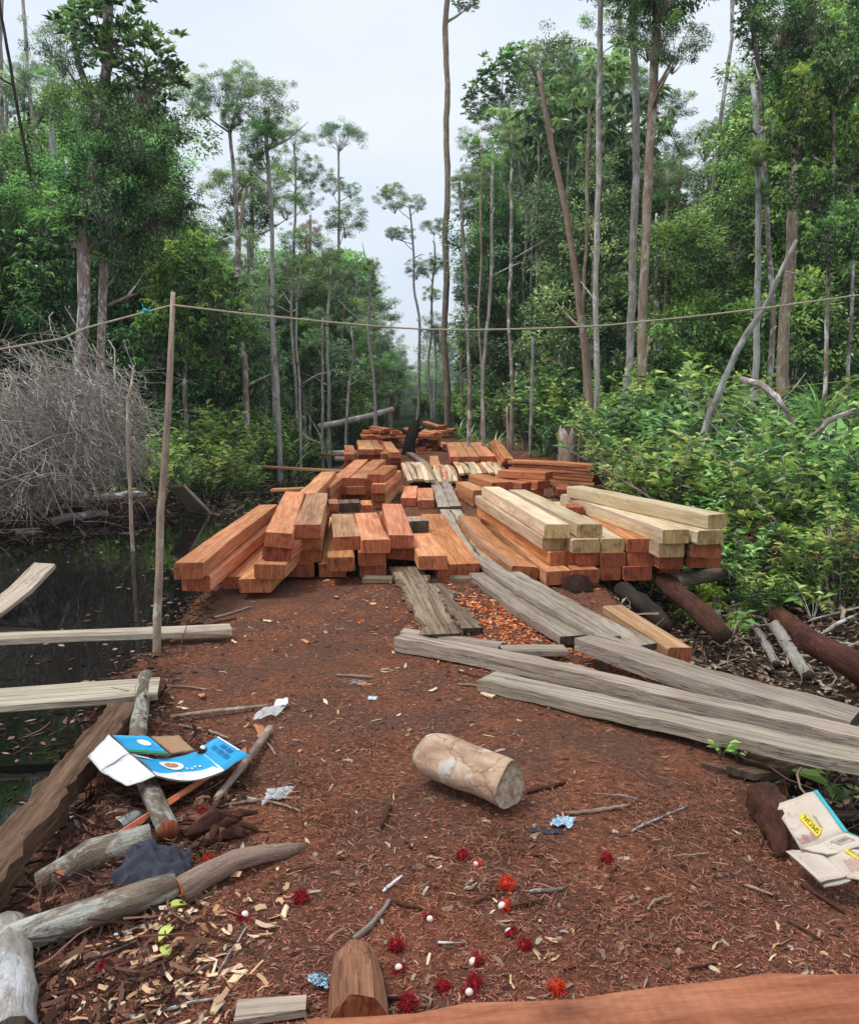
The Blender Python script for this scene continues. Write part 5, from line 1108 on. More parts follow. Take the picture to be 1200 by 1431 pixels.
# peat lump under the pale stack
p = PZ(800, 818, -.02); V, F, m_ = tube_data([(0, -.02, -.1), (0, 0, -.02), (.02, .02, .06), (.0, .05, .1)], [.2, .18, .12, .03], 14, .3, 6)
link('peat_lump', mesh('peat_lump', V, F, ['peat', 'peat'], m_), None, p, label='dark lump of peaty roots under the red beams', cat='soil lump')
# ---------------------------------------------------------------- printed sheets
def patch(c, nu, nv, bend=None, r=None):
    """bilinear patch between four corners (c00, c10, c11, c01)"""
    V = []
    for j in range(nv + 1):
        for i in range(nu + 1):
            u, v = i / nu, j / nv; p = c[0] * (1 - u) * (1 - v) + c[1] * u * (1 - v) + c[2] * u * v + c[3] * (1 - u) * v
            V.append(p + Vector((0, 0, bend(u, v) if bend else 0)))
    F = [[j * (nu + 1) + i, j * (nu + 1) + i + 1, (j + 1) * (nu + 1) + i + 1, (j + 1) * (nu + 1) + i] for j in range(nv) for i in range(nu)]
    return V, F
def up(F, V):
    n = (Vector(V[F[0][1]]) - Vector(V[F[0][0]])).cross(Vector(V[F[0][2]]) - Vector(V[F[0][0]])); return F if n.z > 0 else [f[::-1] for f in F]
def sheet(name, c, mat, back, parent, org, bend=None, th=.003, nu=8, nv=6):
    V, F = patch(c, nu, nv, bend); F = up(F, V); n = len(V); V = [v - org + Vector((0, 0, -.0035 * abs(sin(v.x * 61 + v.y * 23) * sin(v.y * 47 - v.x * 31)))) for v in V]; V2 = V + [v - Vector((0, 0, th)) for v in V]
    F2 = F + [[i + n for i in f][::-1] for f in F]; mi = [0] * len(F) + [1] * len(F)
    rim = [i for i in range(nu + 1)] + [(nu + 1) * (j + 1) + nu for j in range(nv)] + [(nu + 1) * nv + i for i in range(nu - 1, -1, -1)] + [(nu + 1) * j for j in range(nv - 1, 0, -1)]
    for a, b in zip(rim, rim[1:] + rim[:1]): F2.append([a, a + n, b + n, b]); mi.append(1)
    return link(name, mesh(name, [tuple(v) for v in V2], F2, [mat, back], mi), parent)
def onpatch(name, polys, c, mat, parent, org, bend=None, lift=.0015):
    """flat print: uv polygons laid on the patch, fanned into small triangles"""
    V = []; F = []
    def at(u, v): p = c[0] * (1 - u) * (1 - v) + c[1] * u * (1 - v) + c[2] * u * v + c[3] * (1 - u) * v; return p + Vector((0, 0, (bend(u, v) if bend else 0) + lift)) - org
    for poly in polys: b = len(V); V += [tuple(at(u, v)) for u, v in poly]; F.append(list(range(b, len(V))))
    nz = sum(1 if up([f[:3]], V) == [f[:3]] else -1 for f in F)
    if nz < 0: F = [f[::-1] for f in F]
    return link(name, mesh(name, V, F, mat, smooth=False), parent)
def rect(u0, v0, u1, v1): return [(u0, v0), (u1, v0), (u1, v1), (u0, v1)]
def ell(cu, cv, a, b, n=18): return [(cu + a * cos(2 * pi * k / n), cv + b * sin(2 * pi * k / n)) for k in range(n)]
def ring(cu, cv, a, b, w):
    return [rect(cu - a, cv - b, cu + a, cv - b + w), rect(cu - a, cv + b - w, cu + a, cv + b), rect(cu - a, cv - b + w, cu - a + w, cv + b - w), rect(cu + a - w, cv - b + w, cu + a, cv + b - w)]
def Z(x, y): return (100 + x / 3.75, 970 + y / 3.75)
def GP(x, y, dz): X, Y = Z(x, y); return G(X, Y, 0), X, Y, dz
def SP(x, y, z):                       # pixel of the enlarged view at level z
    X, Y = Z(x, y); return PZ(X, Y, z)
org = SP(430, 330, .0); box = empty('cardboard_box', org, label='flattened blue and white printed carton lying on the debris', cat='carton')
W0, W1, W2, W3 = SP(85, 325, .06), SP(195, 212, .05), SP(300, 305, .11), SP(150, 402, .10)
sheet('flap', [W0, W1, W2, W3], 'print_white', 'card_brown', box, org)
sheet('flap', [W3, W2, SP(440, 425, .10), SP(285, 478, .07)], 'print_white', 'card_brown', box, org, lambda u, v: -.006 * sin(3 * u))
c = [SP(212, 214, .052), SP(402, 219, .07), SP(515, 318, .08), SP(302, 304, .11)]; sheet('panel', c, 'print_blue', 'card_brown', box, org)
pp = onpatch('print', [ell(.66, .42, .17, .17)], c, 'print_white', box, org); onpatch('band', [rect(.0, .86, 1, .995)], c, 'print_green', box, org)
c = [SP(300, 308, .112), SP(655, 300, .06), SP(790, 408, .085), SP(442, 428, .10)]
bd = lambda u, v: -.03 * sin(pi * u) + .012 * sin(pi * v)
sheet('panel', c, 'print_blue', 'card_brown', box, org, bd, nu=14)
wave = [(0, 1)] + [(t, .82 + .1 * sin(t * 7 + 1) * (1 - t) - .04) for t in np.linspace(0, .95, 14)] + [(1, .93), (1, 1)]
strips = [[(a[0], a[1]), (b[0], b[1]), (b[0], .998), (a[0], .998)] for a, b in zip(wave[1:-1], wave[2:])]
onpatch('print', [ell(.45, .45, .17, .2)] + strips + [[(0.0, .1), (.25, .05), (.27, .2), (.02, .25)]], c, 'print_white', box, org, bd)
onpatch('print', [ell(.45, .45, .10, .11)], c, 'pinkish_wood', box, org, bd, .0025)
onpatch('print', [ell(.62 + .06 * k, .62 + .03 * (k % 2), .018, .03, 8) for k in range(4)], c, 'print_white', box, org, bd)
c = [SP(655, 300, .06), SP(772, 222, .115), SP(935, 322, .10), SP(790, 408, .085)]
bd = lambda u, v: .008 * sin(pi * u)
sheet('panel', c, 'print_blue', 'card_brown', box, org, bd)
onpatch('band', [rect(.0, .0, .07, 1), rect(.9, 0, .965, .72)], c, 'print_white', box, org, bd)
mk = []
for k, (u, v) in enumerate([(.45, .3), (.45, .5), (.45, .7), (.7, .4), (.7, .6)]): mk += ring(u, v, .085, .075, .02); mk.append(rect(u - .05, v - .01, u + .05, v + .01)); mk.append(rect(u - .01, v - .06, u + .01, v + .06))
onpatch('print', mk, c, 'print_ink', box, org, bd)
c = [SP(415, 222, .08), SP(560, 214, .10), SP(642, 292, .06), SP(520, 308, .07)]; sheet('inner_flap', c, 'card_brown', 'card_back', box, org)
# beige sack with the yellow labels
def Q(x, y): return (1020 + x / 6.6667, 1080 + y / 6.6667)
def QS(x, y, z): X, Y = Q(x, y); return PZ(X, Y, z)
org = QS(700, 700, .0); sack = empty('paper_sack', org, label='torn beige paper sack with teal toothed edge and yellow labels', cat='paper sack')
def text_polys(body):
    cu = bpy.data.curves.new('txt', 'FONT'); cu.body = body; cu.size = 1; to = bpy.data.objects.new('txt', cu); COL.objects.link(to)
    dg = bpy.context.evaluated_depsgraph_get(); me = to.evaluated_get(dg).to_mesh()
    P = [(v.co.x, v.co.y) for v in me.vertices]; F = [list(p.vertices) for p in me.polygons]; to.evaluated_get(dg).to_mesh_clear()
    bpy.data.objects.remove(to, do_unlink=True); bpy.data.curves.remove(cu)
    xs = [p[0] for p in P]; ys = [p[1] for p in P]; x0, x1, y0, y1 = min(xs), max(xs), min(ys), max(ys)
    return [[((P[i][0] - x0) / (x1 - x0), (P[i][1] - y0) / (y1 - y0)) for i in f] for f in F]
def sacklabel(c, bd, cen, du, dv, nm='label'):
    """label centred at cen; du: half vector along the text, dv: half vector towards the letters' tops (uv)"""
    f = lambda a, b: (cen[0] + du[0] * a + dv[0] * b, cen[1] + du[1] * a + dv[1] * b)
    def pill(k): return [f(.0 + .82 * s + k * .18 * cos(t) , k * sin(t)) for s, t0 in ((1, -pi / 2), (-1, pi / 2)) for t in np.linspace(t0, t0 + pi, 8)]
    lo = onpatch(nm, [pill(1.14)], c, 'label_orange', sack, org, bd, .0015); 
    li = onpatch('label_face', [pill(1.0)], c, 'label_yellow', sack, org, bd, .0028); li.parent = lo
    tx = onpatch('lettering', [[f(-.85 + 1.7 * x, -.55 + 1.1 * y) for x, y in p] for p in text_polys('SPECIAL')], c, 'label_ink', sack, org, bd, .0042); tx.parent = lo
c = [QS(400, 290, .06), QS(812, 168, .15), QS(1098, 556, .13), QS(655, 705, .07)]
bd = lambda u, v: .008 * sin(pi * u) * sin(pi * v) - .004 * sin(6 * u)
sheet('panel', c, 'card_beige', 'card_back', sack, org, bd)
teeth = [rect(.93, 0, 1, 1)] + [[(.93, k / 26), (.93, (k + .55) / 26), (.895, (k + .5) / 26), (.895, (k + .05) / 26)] for k in range(26)]
onpatch('toothed_edge', teeth, c, 'teal', sack, org, bd)
sacklabel(c, bd, (.43, .66), (-.055, -.225), (-.075, .04))
onpatch('print', [rect(.56, .52, .575, .78), rect(.59, .56, .60, .82)], c, 'ink_grey', sack, org, bd)
sk = [[(.05 + .03 * k + .02 * sin(k), .78 + .02 * cos(2 * k)), (.07 + .03 * k, .79), (.09 + .03 * k, .93 + .02 * sin(3 * k)), (.075 + .03 * k, .93)] for k in range(12)] + [rect(.05, .84 + .03 * k, .38, .847 + .03 * k) for k in range(4)]
onpatch('print', sk, c, 'sketch_ink', sack, org, bd)
c = [QS(655, 705, .07), QS(1098, 556, .13), QS(1330, 660, .15), QS(900, 760, .09)]
sheet('panel', c, 'card_beige', 'card_back', sack, org, bd)
onpatch('print', ring(.62, .5, .16, .2, .02) + [rect(.5, .42, .74, .47), rect(.5, .54, .72, .58)], c, 'ink_grey', sack, org, bd)
onpatch('band', [rect(.97, 0.0, 1, 1)] , c, 'teal_green', sack, org, bd)
c = [QS(655, 705, .07), QS(900, 760, .09), QS(1080, 975, .05), QS(520, 730, .03)]
c = [QS(515, 725, .03), QS(790, 700, .085), QS(1085, 960, .06), QS(840, 1018, .02)]
bl = lambda u, v: .02 * sin(pi * u) * sin(pi * v)
sheet('panel', c, 'card_beige', 'card_back', sack, org, bl)
sheet('panel', [p - Vector((-.01, .01, .012)) for p in c], 'card_beige', 'card_back', sack, org, bl)
c = [QS(790, 702, .085), QS(1290, 655, .14), QS(1380, 1000, .08), QS(1085, 985, .05)]
sheet('panel', c, 'card_beige', 'card_back', sack, org, bl)
sacklabel(c, bl, (.62, .48), (-.17, -.2), (-.05, .07))
onpatch('print', [rect(.25 + .05 * k, .55 + .02 * (k % 3), .27 + .05 * k, .85) for k in range(8)], c, 'sketch_ink', sack, org, bl)
onpatch('print', [ell(.82, .42, .12, .1, 7)], c, 'teal_green', sack, org, bl, .005)
# ---------------------------------------------------------------- tin can, cloth, plastic
def lathe(prof, n=20):
    V = []; F = []
    for r_, z in prof:
        for k in range(n): V.append((r_ * cos(2 * pi * k / n), r_ * sin(2 * pi * k / n), z))
    for i in range(len(prof) - 1):
        for k in range(n): F.append([i * n + k, i * n + (k + 1) % n, (i + 1) * n + (k + 1) % n, (i + 1) * n + k])
    return V, F
V, F = lathe([(.001, .006), (.022, .005), (.026, .0), (.030, .0), (.032, .004), (.030, .008), (.032, .014), (.0325, .03), (.0318, .034), (.0325, .038), (.0325, .085), (.031, .092), (.027, .096), (.027, .099), (.001, .097)])
p = GZ(167, 1168, .034); d = Vector((.55, .8, .05))
link('tin_can', mesh('tin_can', V, F, 'tin'), None, Matrix.Translation(p) @ d.to_track_quat('Z', 'Y').to_matrix().to_4x4(), label='dull grey tin can lying in the debris below the blue box', cat='can')
def crumple(name, corners, mat, label, cat, amp, seed, nu=20, nv=14, th=None, hump=0):
    r = np.random.default_rng(seed); fq = 20 if mat == 'cloth' else 9; ws = [(r.uniform(-fq, fq), r.uniform(-fq, fq), r.uniform(0, 6), r.uniform(.3, 1)) for _ in range(9)]
    org = (corners[0] + corners[2]) / 2
    bend = lambda u, v: hump * sin(pi * u) * sin(pi * v) + amp * abs(sum(w * sin(a * u + b * v + p_) for a, b, p_, w in ws)) / 2.2
    V, F = patch(corners, nu, nv, bend); F = up(F, V)
    e = [w for w in ws]
    if mat == 'cloth' and nu > 12: bend2 = None; V = [tuple(v - org) for v in V]
    else: V = [tuple(v - org + Vector((amp * .35 * sin(7 * v.y * 9 + i), amp * .35 * sin(i * 1.7), 0))) for i, v in enumerate(V)]
    return link(name, mesh(name, V, F, mat), None, org, label=label, cat=cat)
crumple('dark_cloth', [GZ(150, 1250, .01), GZ(266, 1246, .01), GZ(268, 1206, .03), GZ(190, 1198, .04)], 'cloth', 'crumpled dark grey cloth lying between the logs', 'cloth', .034, 3, nu=40, nv=34, hump=.05)
crumple('plastic_film', [GZ(38, 1068, .03), GZ(72, 1062, .04), GZ(82, 1040, .06), GZ(52, 1045, .05)], 'film', 'crumpled clear plastic film at the water edge', 'plastic film', .015, 5)
crumple('plastic_film', [GZ(365, 1130, .01), GZ(400, 1120, .01), GZ(412, 1106, .02), GZ(375, 1112, .02)], 'film', 'clear plastic wrapper in the sawdust below the straight stick', 'plastic film', .013, 6)
crumple('plastic_film', [GZ(352, 1012, .02), GZ(388, 1006, .02), GZ(402, 989, .02), GZ(368, 995, .02)], 'film', 'clear plastic wrapper at the tip of the long thin stick', 'plastic film', .012, 7)
crumple('sachet', [GZ(768, 1158, .006), GZ(798, 1160, .006), GZ(804, 1147, .01), GZ(780, 1146, .01)], 'sachet_blue', 'small torn light blue sachet in the sawdust', 'sachet', .012, 9)
crumple('sachet', [GZ(738, 1166, .004), GZ(785, 1168, .004), GZ(787, 1163, .006), GZ(742, 1162, .006)], 'cloth', 'black plastic strip beside the light blue sachet', 'plastic strip', .006, 10)
crumple('sachet', [GZ(382, 994, .02), GZ(402, 993, .03), GZ(403, 987, .04), GZ(386, 988, .04)], 'print_white', 'white sachet lying on the wrapper by the long thin stick', 'sachet', .006, 12)
crumple('sachet', [GZ(514, 979, .004), GZ(526, 979, .004), GZ(527, 975, .006), GZ(515, 975, .006)], 'sachet_blue', 'tiny pale scrap in the middle of the clearing', 'sachet', .004, 13)
crumple('sachet', [GZ(430, 1384, .02), GZ(458, 1392, .02), GZ(460, 1380, .03), GZ(436, 1376, .03)], 'sachet_blue', 'knotted bluish string scrap beside the reddish wedge', 'string', .012, 14)
crumple('plastic_film', [PD(15, 1075, 4.7), PD(-8, 1085, 4.7), PD(-10, 1060, 4.9), PD(12, 1058, 4.9)], 'film', 'scrap of plastic floating on the water by the rotting beam', 'plastic film', .01, 15)
# three green leaves fallen by the pale barked log
for i, (x, y, a, L) in enumerate([(262, 1270, 1.9, .07), (222, 1322, -.3, .085), (235, 1345, .5, .06)]):
    p = GZ(x, y, .012); n = 9; V = []; F = []
    for k in range(n):
        t = k / (n - 1); w = .017 * sin(pi * t ** .85) + .0005
        for q in (-1, 0, 1): V.append((w * q, t * L, .012 * sin(pi * t) + (.004 if q else 0)))
    for k in range(n - 1):
        for q in range(2): F.append([k * 3 + q, k * 3 + q + 1, k * 3 + q + 4, k * 3 + q + 3])
    link('leaf', mesh('leaf', V, F, LI, tint=[.7] * len(V)), None, Matrix.Translation(p) @ Matrix.Rotation(a, 4, 'Z'), label='fresh green leaf fallen by the pale barked log', cat='leaf', group='fresh leaves by the pale barked log')
# ---------------------------------------------------------------- rambutan fruit
def rambu(seed, half):
    r = np.random.default_rng(seed); V = []; F = []; n, s = 14, 9; R = .0185
    for j in range(s + 1):
        t = pi * j / s if not half else pi * (.42 + .58 * j / s)
        for k in range(n): a = 2 * pi * k / n; q = R * (1 + r.uniform(-.04, .04)); V.append((q * sin(t) * cos(a), q * sin(t) * sin(a), R + 1.12 * q * cos(t)))
    for j in range(s):
        for k in range(n): F.append([j * n + k, (j + 1) * n + k, (j + 1) * n + (k + 1) % n, j * n + (k + 1) % n])
    body = mesh('shell', V, F, 'rambutan_red'); segs = []
    for i in range(190):
        d = r.normal(0, 1, 3); d /= np.linalg.norm(d)
        if half and d[2] > .2: continue
        p = np.array([0, 0, R]) + d * R * [1, 1, 1.12]; e = d + r.normal(0, .35, 3); e /= np.linalg.norm(e); l = r.uniform(.012, .02)
        q1 = p + d * l * .5; q2 = q1 + e * l * .6; q2[2] = max(q2[2], .001); segs.append(([p, q1, q2], .002, .0006))
    V, F = twigset(segs); sp = mesh('spines', V, F, 'rambutan_red'); fl = None
    if half:
        V = []; F = []
        for j in range(7):
            t = pi * .62 * j / 6
            for k in range(12): a = 2 * pi * k / 12; q = R * .8; V.append((q * sin(t) * cos(a), q * sin(t) * sin(a), R + 1.0 * q * cos(t)))
        for j in range(6):
            for k in range(12): F.append([j * 12 + k, (j + 1) * 12 + k, (j + 1) * 12 + (k + 1) % 12, j * 12 + (k + 1) % 12])
        fl = mesh('flesh', V, F, 'rambutan_flesh')
    return body, sp, fl
RW = [rambu(i, False) for i in range(2)]; RH = [rambu(5 + i, True) for i in range(2)]
fruit = [(708, 1243, 0, 1), (650, 1201, 0, 0), (668, 1210, 1, 1), (707, 1270, 1, 1), (600, 1284, 1, 0), (421, 1260, 0, 0), (557, 1327, 0, 0), (558, 1358, 1, 0), (619, 1383, 0, 0), (655, 1390, 1, 0), (669, 1347, 1, 0), (667, 1378, 0, 0), (734, 1323, 0, 0),
         (716, 1308, 1, 0), (775, 1386, 0, 1), (567, 1410, 0, 0), (846, 1204, 0, 0), (258, 1221, 0, 1), (287, 1207, 0, 1), (281, 1053, 1, 2), (332, 1101, 1, 2), (264, 1147, 1, 0), (286, 1141, 0, 0), (1108, 1120, 1, 0), (340, 1283, 1, 0), (150, 1360, 0, 0)]
for i, (x, y, hf, c) in enumerate(fruit):
    p = GZ(x, y, -.007)
    if (x, y) == (281, 1053): p = SP(680, 308, .068)
    lab = ('opened rambutan shell with white flesh' if hf else 'whole hairy red rambutan') + (' lying near the carton and dark cloth' if x < 345 else ' beside the paper sack' if x > 1000 else ' scattered on the sawdust before the foreground timber')
    if (x, y) == (281, 1053): lab = 'brown rambutan half resting on the blue carton'
    rt = empty('rambutan', p, label=lab, cat='rambutan', group='rambutan fruit dropped on the ground')
    b, s, f = (RH if hf else RW)[i % 2]; s_ = random.uniform(.68, .95); e = (random.uniform(-.6, .6) - (.5 if hf else 0) * -1, random.uniform(-.4, .4), random.uniform(0, 6))
    for nm, me in (('shell', b), ('spines', s), ('flesh', f)):
        if me is None: continue
        o = link(nm, me, rt); o.scale = (s_,) * 3; o.rotation_euler = e; o.location = (0, 0, .004)
        mt = 'rambutan_flesh' if nm == 'flesh' else ('rambutan_orange' if c == 1 else 'root_brown' if c == 2 else 'rambutan_red'); o.material_slots[0].link = 'OBJECT'; o.material_slots[0].material = M[mt]
# ---------------------------------------------------------------- loose sticks and chips that can be told apart
STK = [(470, 945, 520, 949, 5), (488, 957, 512, 958, 9), (528, 1162, 545, 1130, 12), (495, 1316, 545, 1262, 11), (545, 1262, 590, 1276, 6), (735, 1110, 790, 1097, 9), (612, 1321, 650, 1322, 5), (640, 958, 690, 965, 4), (535, 1250, 562, 1228, 6), (405, 1220, 440, 1215, 4),
       (345, 1118, 420, 1138, 5), (150, 1140, 250, 1120, 5), (90, 1180, 170, 1140, 5), (40, 1150, 120, 1170, 6), (110, 985, 135, 1030, 9), (60, 1010, 130, 990, 4), (20, 1060, 110, 1050, 4), (250, 1015, 320, 1035, 5), (200, 1010, 225, 990, 5), (330, 1040, 352, 1062, 4),
       (360, 1030, 385, 1058, 4), (300, 1130, 420, 1118, 6), (265, 1105, 330, 1115, 4), (205, 1160, 255, 1150, 5), (60, 1290, 190, 1245, 5), (120, 1360, 190, 1320, 6), (230, 1390, 300, 1350, 5), (60, 1400, 130, 1380, 6), (280, 1310, 350, 1330, 4), (210, 1420, 330, 1395, 6),
       (300, 1370, 345, 1300, 4), (160, 1310, 220, 1290, 5), (70, 1345, 100, 1420, 5), (640, 940, 700, 960, 3), (585, 866, 640, 880, 3), (300, 865, 350, 850, 5), (270, 880, 330, 866, 4), (230, 960, 290, 966, 4), (660, 1270, 690, 1255, 7), (700, 1275, 760, 1262, 6), (740, 1250, 790, 1245, 8),
       (795, 1140, 880, 1128, 8), (830, 1112, 890, 1120, 4), (880, 1165, 960, 1130, 4), (905, 1275, 935, 1258, 6), (1000, 1350, 960, 1358, 8), (1100, 1290, 1150, 1320, 5), (1120, 1240, 1180, 1280, 8), (1040, 1240, 1080, 1255, 5), (940, 1200, 990, 1195, 3), (560, 1400, 525, 1412, 8), (590, 1395, 600, 1412, 5)]
sk = random.Random(77)
for i, (x0, y0, x1, y1, w) in enumerate(STK):
    a = GZ(x0, y0, .008); b = GZ(x1, y1, .01); r_ = .8 * w * a.y / FOC / 2; m_ = a.lerp(b, sk.uniform(.35, .65)) + Vector((sk.uniform(-.012, .012), sk.uniform(-.012, .012), .004)); m_.z = max(m_.z, h(m_.x, m_.y) + r_ * .6)
    where = 'among the debris by the water' if x0 < 400 else 'on the sawdust near the ditch' if x0 > 780 else 'on the open sawdust'
    tube('stick', [a, m_, b], [r_, r_ * 1.05, r_ * .7], sk.choice(['bark_tan', 'bark_brown', 'root_brown', 'root_brown', 'bark_snag']), 'bark_snag', n=7, jit=.25, step=.02, wobble=.002, label='small loose stick lying ' + where, cat='stick', group='small sticks ' + where)
CHP = [(282, 973, 22, 0), (190 + 65, 982, 14, 1), (262, 993, 14, 1), (362, 1018, 30, 0), (395, 1285, 26, 1), (380, 1300, 28, 1), (365, 1312, 20, 1), (390, 1405, 30, 1), (765, 1315, 16, 1), (660, 1232, 24, 2), (650, 1245, 18, 2), (590, 1252, 14, 2), (500, 958, 22, 0), (600, 968, 14, 1), (565, 935, 18, 1),
       (690, 976, 20, 1), (720, 965, 18, 1), (640, 905, 18, 1), (612, 925, 14, 0), (880, 925, 22, 0), (905, 938, 20, 0), (890, 945, 16, 0), (960, 940, 18, 0), (200, 1350, 30, 1), (250, 1375, 34, 1), (160, 1400, 36, 1), (110, 1340, 30, 1), (300, 1345, 30, 1), (310, 1400, 32, 1), (270, 1330, 26, 1), (340, 1360, 26, 1), (225, 1300, 28, 1), (180, 1425, 30, 1), (90, 1300, 24, 1),
       (430, 1180, 14, 1), (500, 1220, 12, 2), (545, 1185, 10, 1), (470, 1120, 10, 0), (830, 1245, 10, 1), (860, 1262, 10, 0), (600, 1200, 12, 1), (420, 1050, 14, 0), (455, 985, 12, 1), (330, 900, 12, 1), (380, 870, 12, 1), (430, 900, 12, 0), (480, 880, 14, 2), (540, 850, 10, 1), (470, 835, 12, 0), (550, 915, 12, 1)]
for i, (x, y, s, c) in enumerate(CHP):
    p = GZ(x, y, .004); L = s * p.y / FOC; L = L * sk.uniform(.8, 1.2); w = L * sk.uniform(.3, .5)
    me = beam_mesh('wood_chip', L, w, max(.006, L * .13), ['orange_wood', 'pale_wood', 'grey_wood'][c], seed=900 + i, cham=.002, rough=.0015, taper=sk.uniform(.4, 1))
    where = 'among the debris by the water' if x < 400 else 'by the ditch planks' if x > 840 else 'on the open sawdust'; colr = ['orange', 'pale yellow', 'grey'][c]
    link('wood_chip', me, None, Matrix.Translation(p) @ Matrix.Rotation(sk.uniform(0, 6.28), 4, 'Z') @ Matrix.Rotation(sk.uniform(-.1, .2), 4, 'X'), label='%s wood chip lying %s' % (colr, where), cat='wood chip', group='%s chips %s' % (colr, where))
# dead sticks in the ditch and rotten logs on the far bank
for i in range(34):
    x = sk.uniform(985, 1195); y = sk.uniform(812, 985)
    if y > 880 + (x - 985) * .42: continue
    p = GZ(x, y, .03); a_ = sk.uniform(0, 3.14); l = sk.uniform(.25, .8); r_ = sk.uniform(.008, .022); q = Vector((cos(a_) * l / 2, sin(a_) * l / 2, 0)); p0 = p - q; p1 = p + q; p0.z = h(p0.x, p0.y) + r_ + sk.uniform(0, .04); p1.z = h(p1.x, p1.y) + r_ + sk.uniform(0, .06)
    tube('stick', [p0, p + Vector((0, 0, sk.uniform(.02, .06))), p1], [r_, r_ * .9, r_ * .5], sk.choice(['bark_tan', 'bark_brown', 'twig_grey', 'bark_snag']), 'bark_snag', n=7, jit=.15, step=.08, wobble=.012, label='dead stick lying in the leaf litter of the ditch', cat='stick', group='dead sticks in the ditch')
for i, (x0, y0, x1, y1, r_, bk) in enumerate([(130, 702, 205, 694, .07, 'bark_brown'), (196, 720, 232, 706, .09, 'bark_dark'), (70, 735, 150, 722, .07, 'bark_brown'), (20, 748, 90, 760, .06, 'bark_tan'), (150, 700, 186, 662, .05, 'bark_grey'), (312, 662, 372, 668, .06, 'bark_brown'), (330, 652, 300, 668, .045, 'twig_grey'), (396, 640, 420, 650, .07, 'bark_brown'), (186, 735, 230, 748, .06, 'bark_dark')]):
    a_ = GZ(x0, y0, r_ * .7); b_ = GZ(x1, y1, r_ * .7)
    if (a_ - b_).length > 6: continue
    tube('log', [a_, a_.lerp(b_, .5) + Vector((0, 0, .03)), b_], [r_, r_ * .95, r_ * .7], bk, 'dark_end', n=10, jit=.12, step=.15, wobble=.02, label='rotten log among the roots on the far bank', cat='log', group='rotten logs on the far bank')
# splinters at the end of the split pinkish beam
for i in range(16):
    a = GZ(930 + sk.uniform(-12, 35), 905 + sk.uniform(-8, 30), .02); d = Vector((sk.uniform(-1, 1), sk.uniform(-.8, .8), sk.uniform(-.05, .25))) * sk.uniform(.08, .16)
    beam(a, a + d, sk.uniform(.015, .04), .008, 'orange_wood', 'fresh orange splinter by the split pinkish beam', 'fresh splinters by the split pinkish beam', name='splinter', cat='wood chip', taper=.4, cham=.001)
# ---------------------------------------------------------------- sawdust shavings and twig litter (stuff)
def shavings(name, n, xs, ys, Lr, Wr, mat, lift=.004, curl=.5, cond=None, seed=1, blunt=.7):
    r = np.random.default_rng(seed); y = ys(r, n); x = xs(r, n, y); keep = np.ones(n, bool) if cond is None else cond(x, y, r)
    x, y = x[keep], y[keep]; n = len(x); z = H(x, y) + r.uniform(0, lift, n)
    a = r.uniform(0, 2 * pi, n); L = r.uniform(*Lr, n) * r.uniform(.5, 1.2, n); W = r.uniform(*Wr, n); c = L * curl * r.uniform(-.2, 1, n); tilt = r.normal(0, .12, n)
    d = np.stack([np.cos(a), np.sin(a), tilt], 1); s = np.stack([-np.sin(a), np.cos(a), r.normal(0, .5, n)], 1); b = np.stack([x, y, z], 1); side = r.normal(0, .3, n)[:, None]
    V = []
    for t in (-.5, 0, .5):
        k = b + d * (L * t)[:, None] + s * side * (L * (t * t))[:, None] + np.array([0, 0, 1.0]) * (c * (.25 - t * t))[:, None] * .6 + [0, 0, .002]
        V += [k - s * (W / 2)[:, None] * (1 - blunt * abs(t)), k + s * (W / 2)[:, None] * (1 - blunt * abs(t))]
    V = np.stack(V, 1).reshape(-1, 3); i = np.arange(n)[:, None] * 6
    F = np.concatenate([i + [0, 1, 3, 2], i + [2, 3, 5, 4]], 0)
    me = mesh(name, V, F, mat, smooth=False, tint=np.repeat(np.clip(r.normal(.5, .26, n), 0, 1), 6)); return link(name, me, kind='stuff')
onpath = lambda x, y, r: (x > path_l(y) - .55) & (x < path_r(y) + .25) & (wob(x * 1.3 + 3, y * 1.3) + .6 * wob(x * 3.1, y * 3.1 + 5) + r.normal(0, .3, len(x)) > .05)
tag(shavings('sawdust_shavings', 130000, lambda r, n, y: r.uniform(-1, 1, n) * np.minimum(2.2, .15 + y * .56), lambda r, n: 1.75 + 6.6 * r.uniform(0, 1, n) ** 1.7, (.007, .028), (.0012, .0036), 'shavings', cond=onpath), 'reddish brown sawdust and shavings covering the clearing', 'sawdust')
tag(shavings('sawdust_shavings', 5000, lambda r, n, y: r.uniform(-1, 1, n) * 2.0, lambda r, n: 7 + 14 * r.uniform(0, 1, n), (.03, .09), (.008, .02), 'fresh_chips', cond=onpath, seed=4), 'orange shavings spread between the stacks', 'sawdust')
tag(shavings('sawdust_shavings', 2600, lambda r, n, y: .62 + .35 * r.normal(0, 1, n) + (y - 5.8) * -.35, lambda r, n: 5.8 + .55 * r.normal(0, 1, n), (.02, .06), (.006, .016), 'fresh_chips', lift=.015, cond=onpath, seed=5), 'fresh orange shavings heaped beside the walkway planks', 'sawdust')
tag(shavings('sawdust_shavings', 800, lambda r, n, y: r.uniform(-1, 1, n) * np.minimum(1.9, .15 + y * .56), lambda r, n: 1.8 + 6 * r.uniform(0, 1, n) ** 1.5, (.02, .055), (.004, .011), 'pale_chips', cond=onpath, seed=6), 'pale wood flakes sprinkled over the clearing', 'sawdust')
tag(shavings('bark_bits', 2600, lambda r, n, y: r.uniform(-1, 1, n) * np.minimum(1.9, .15 + y * .56), lambda r, n: 1.8 + 6 * r.uniform(0, 1, n) ** 1.5, (.02, .06), (.006, .016), 'litter', cond=onpath, seed=7), 'dark bark bits mixed into the sawdust', 'bark bits')
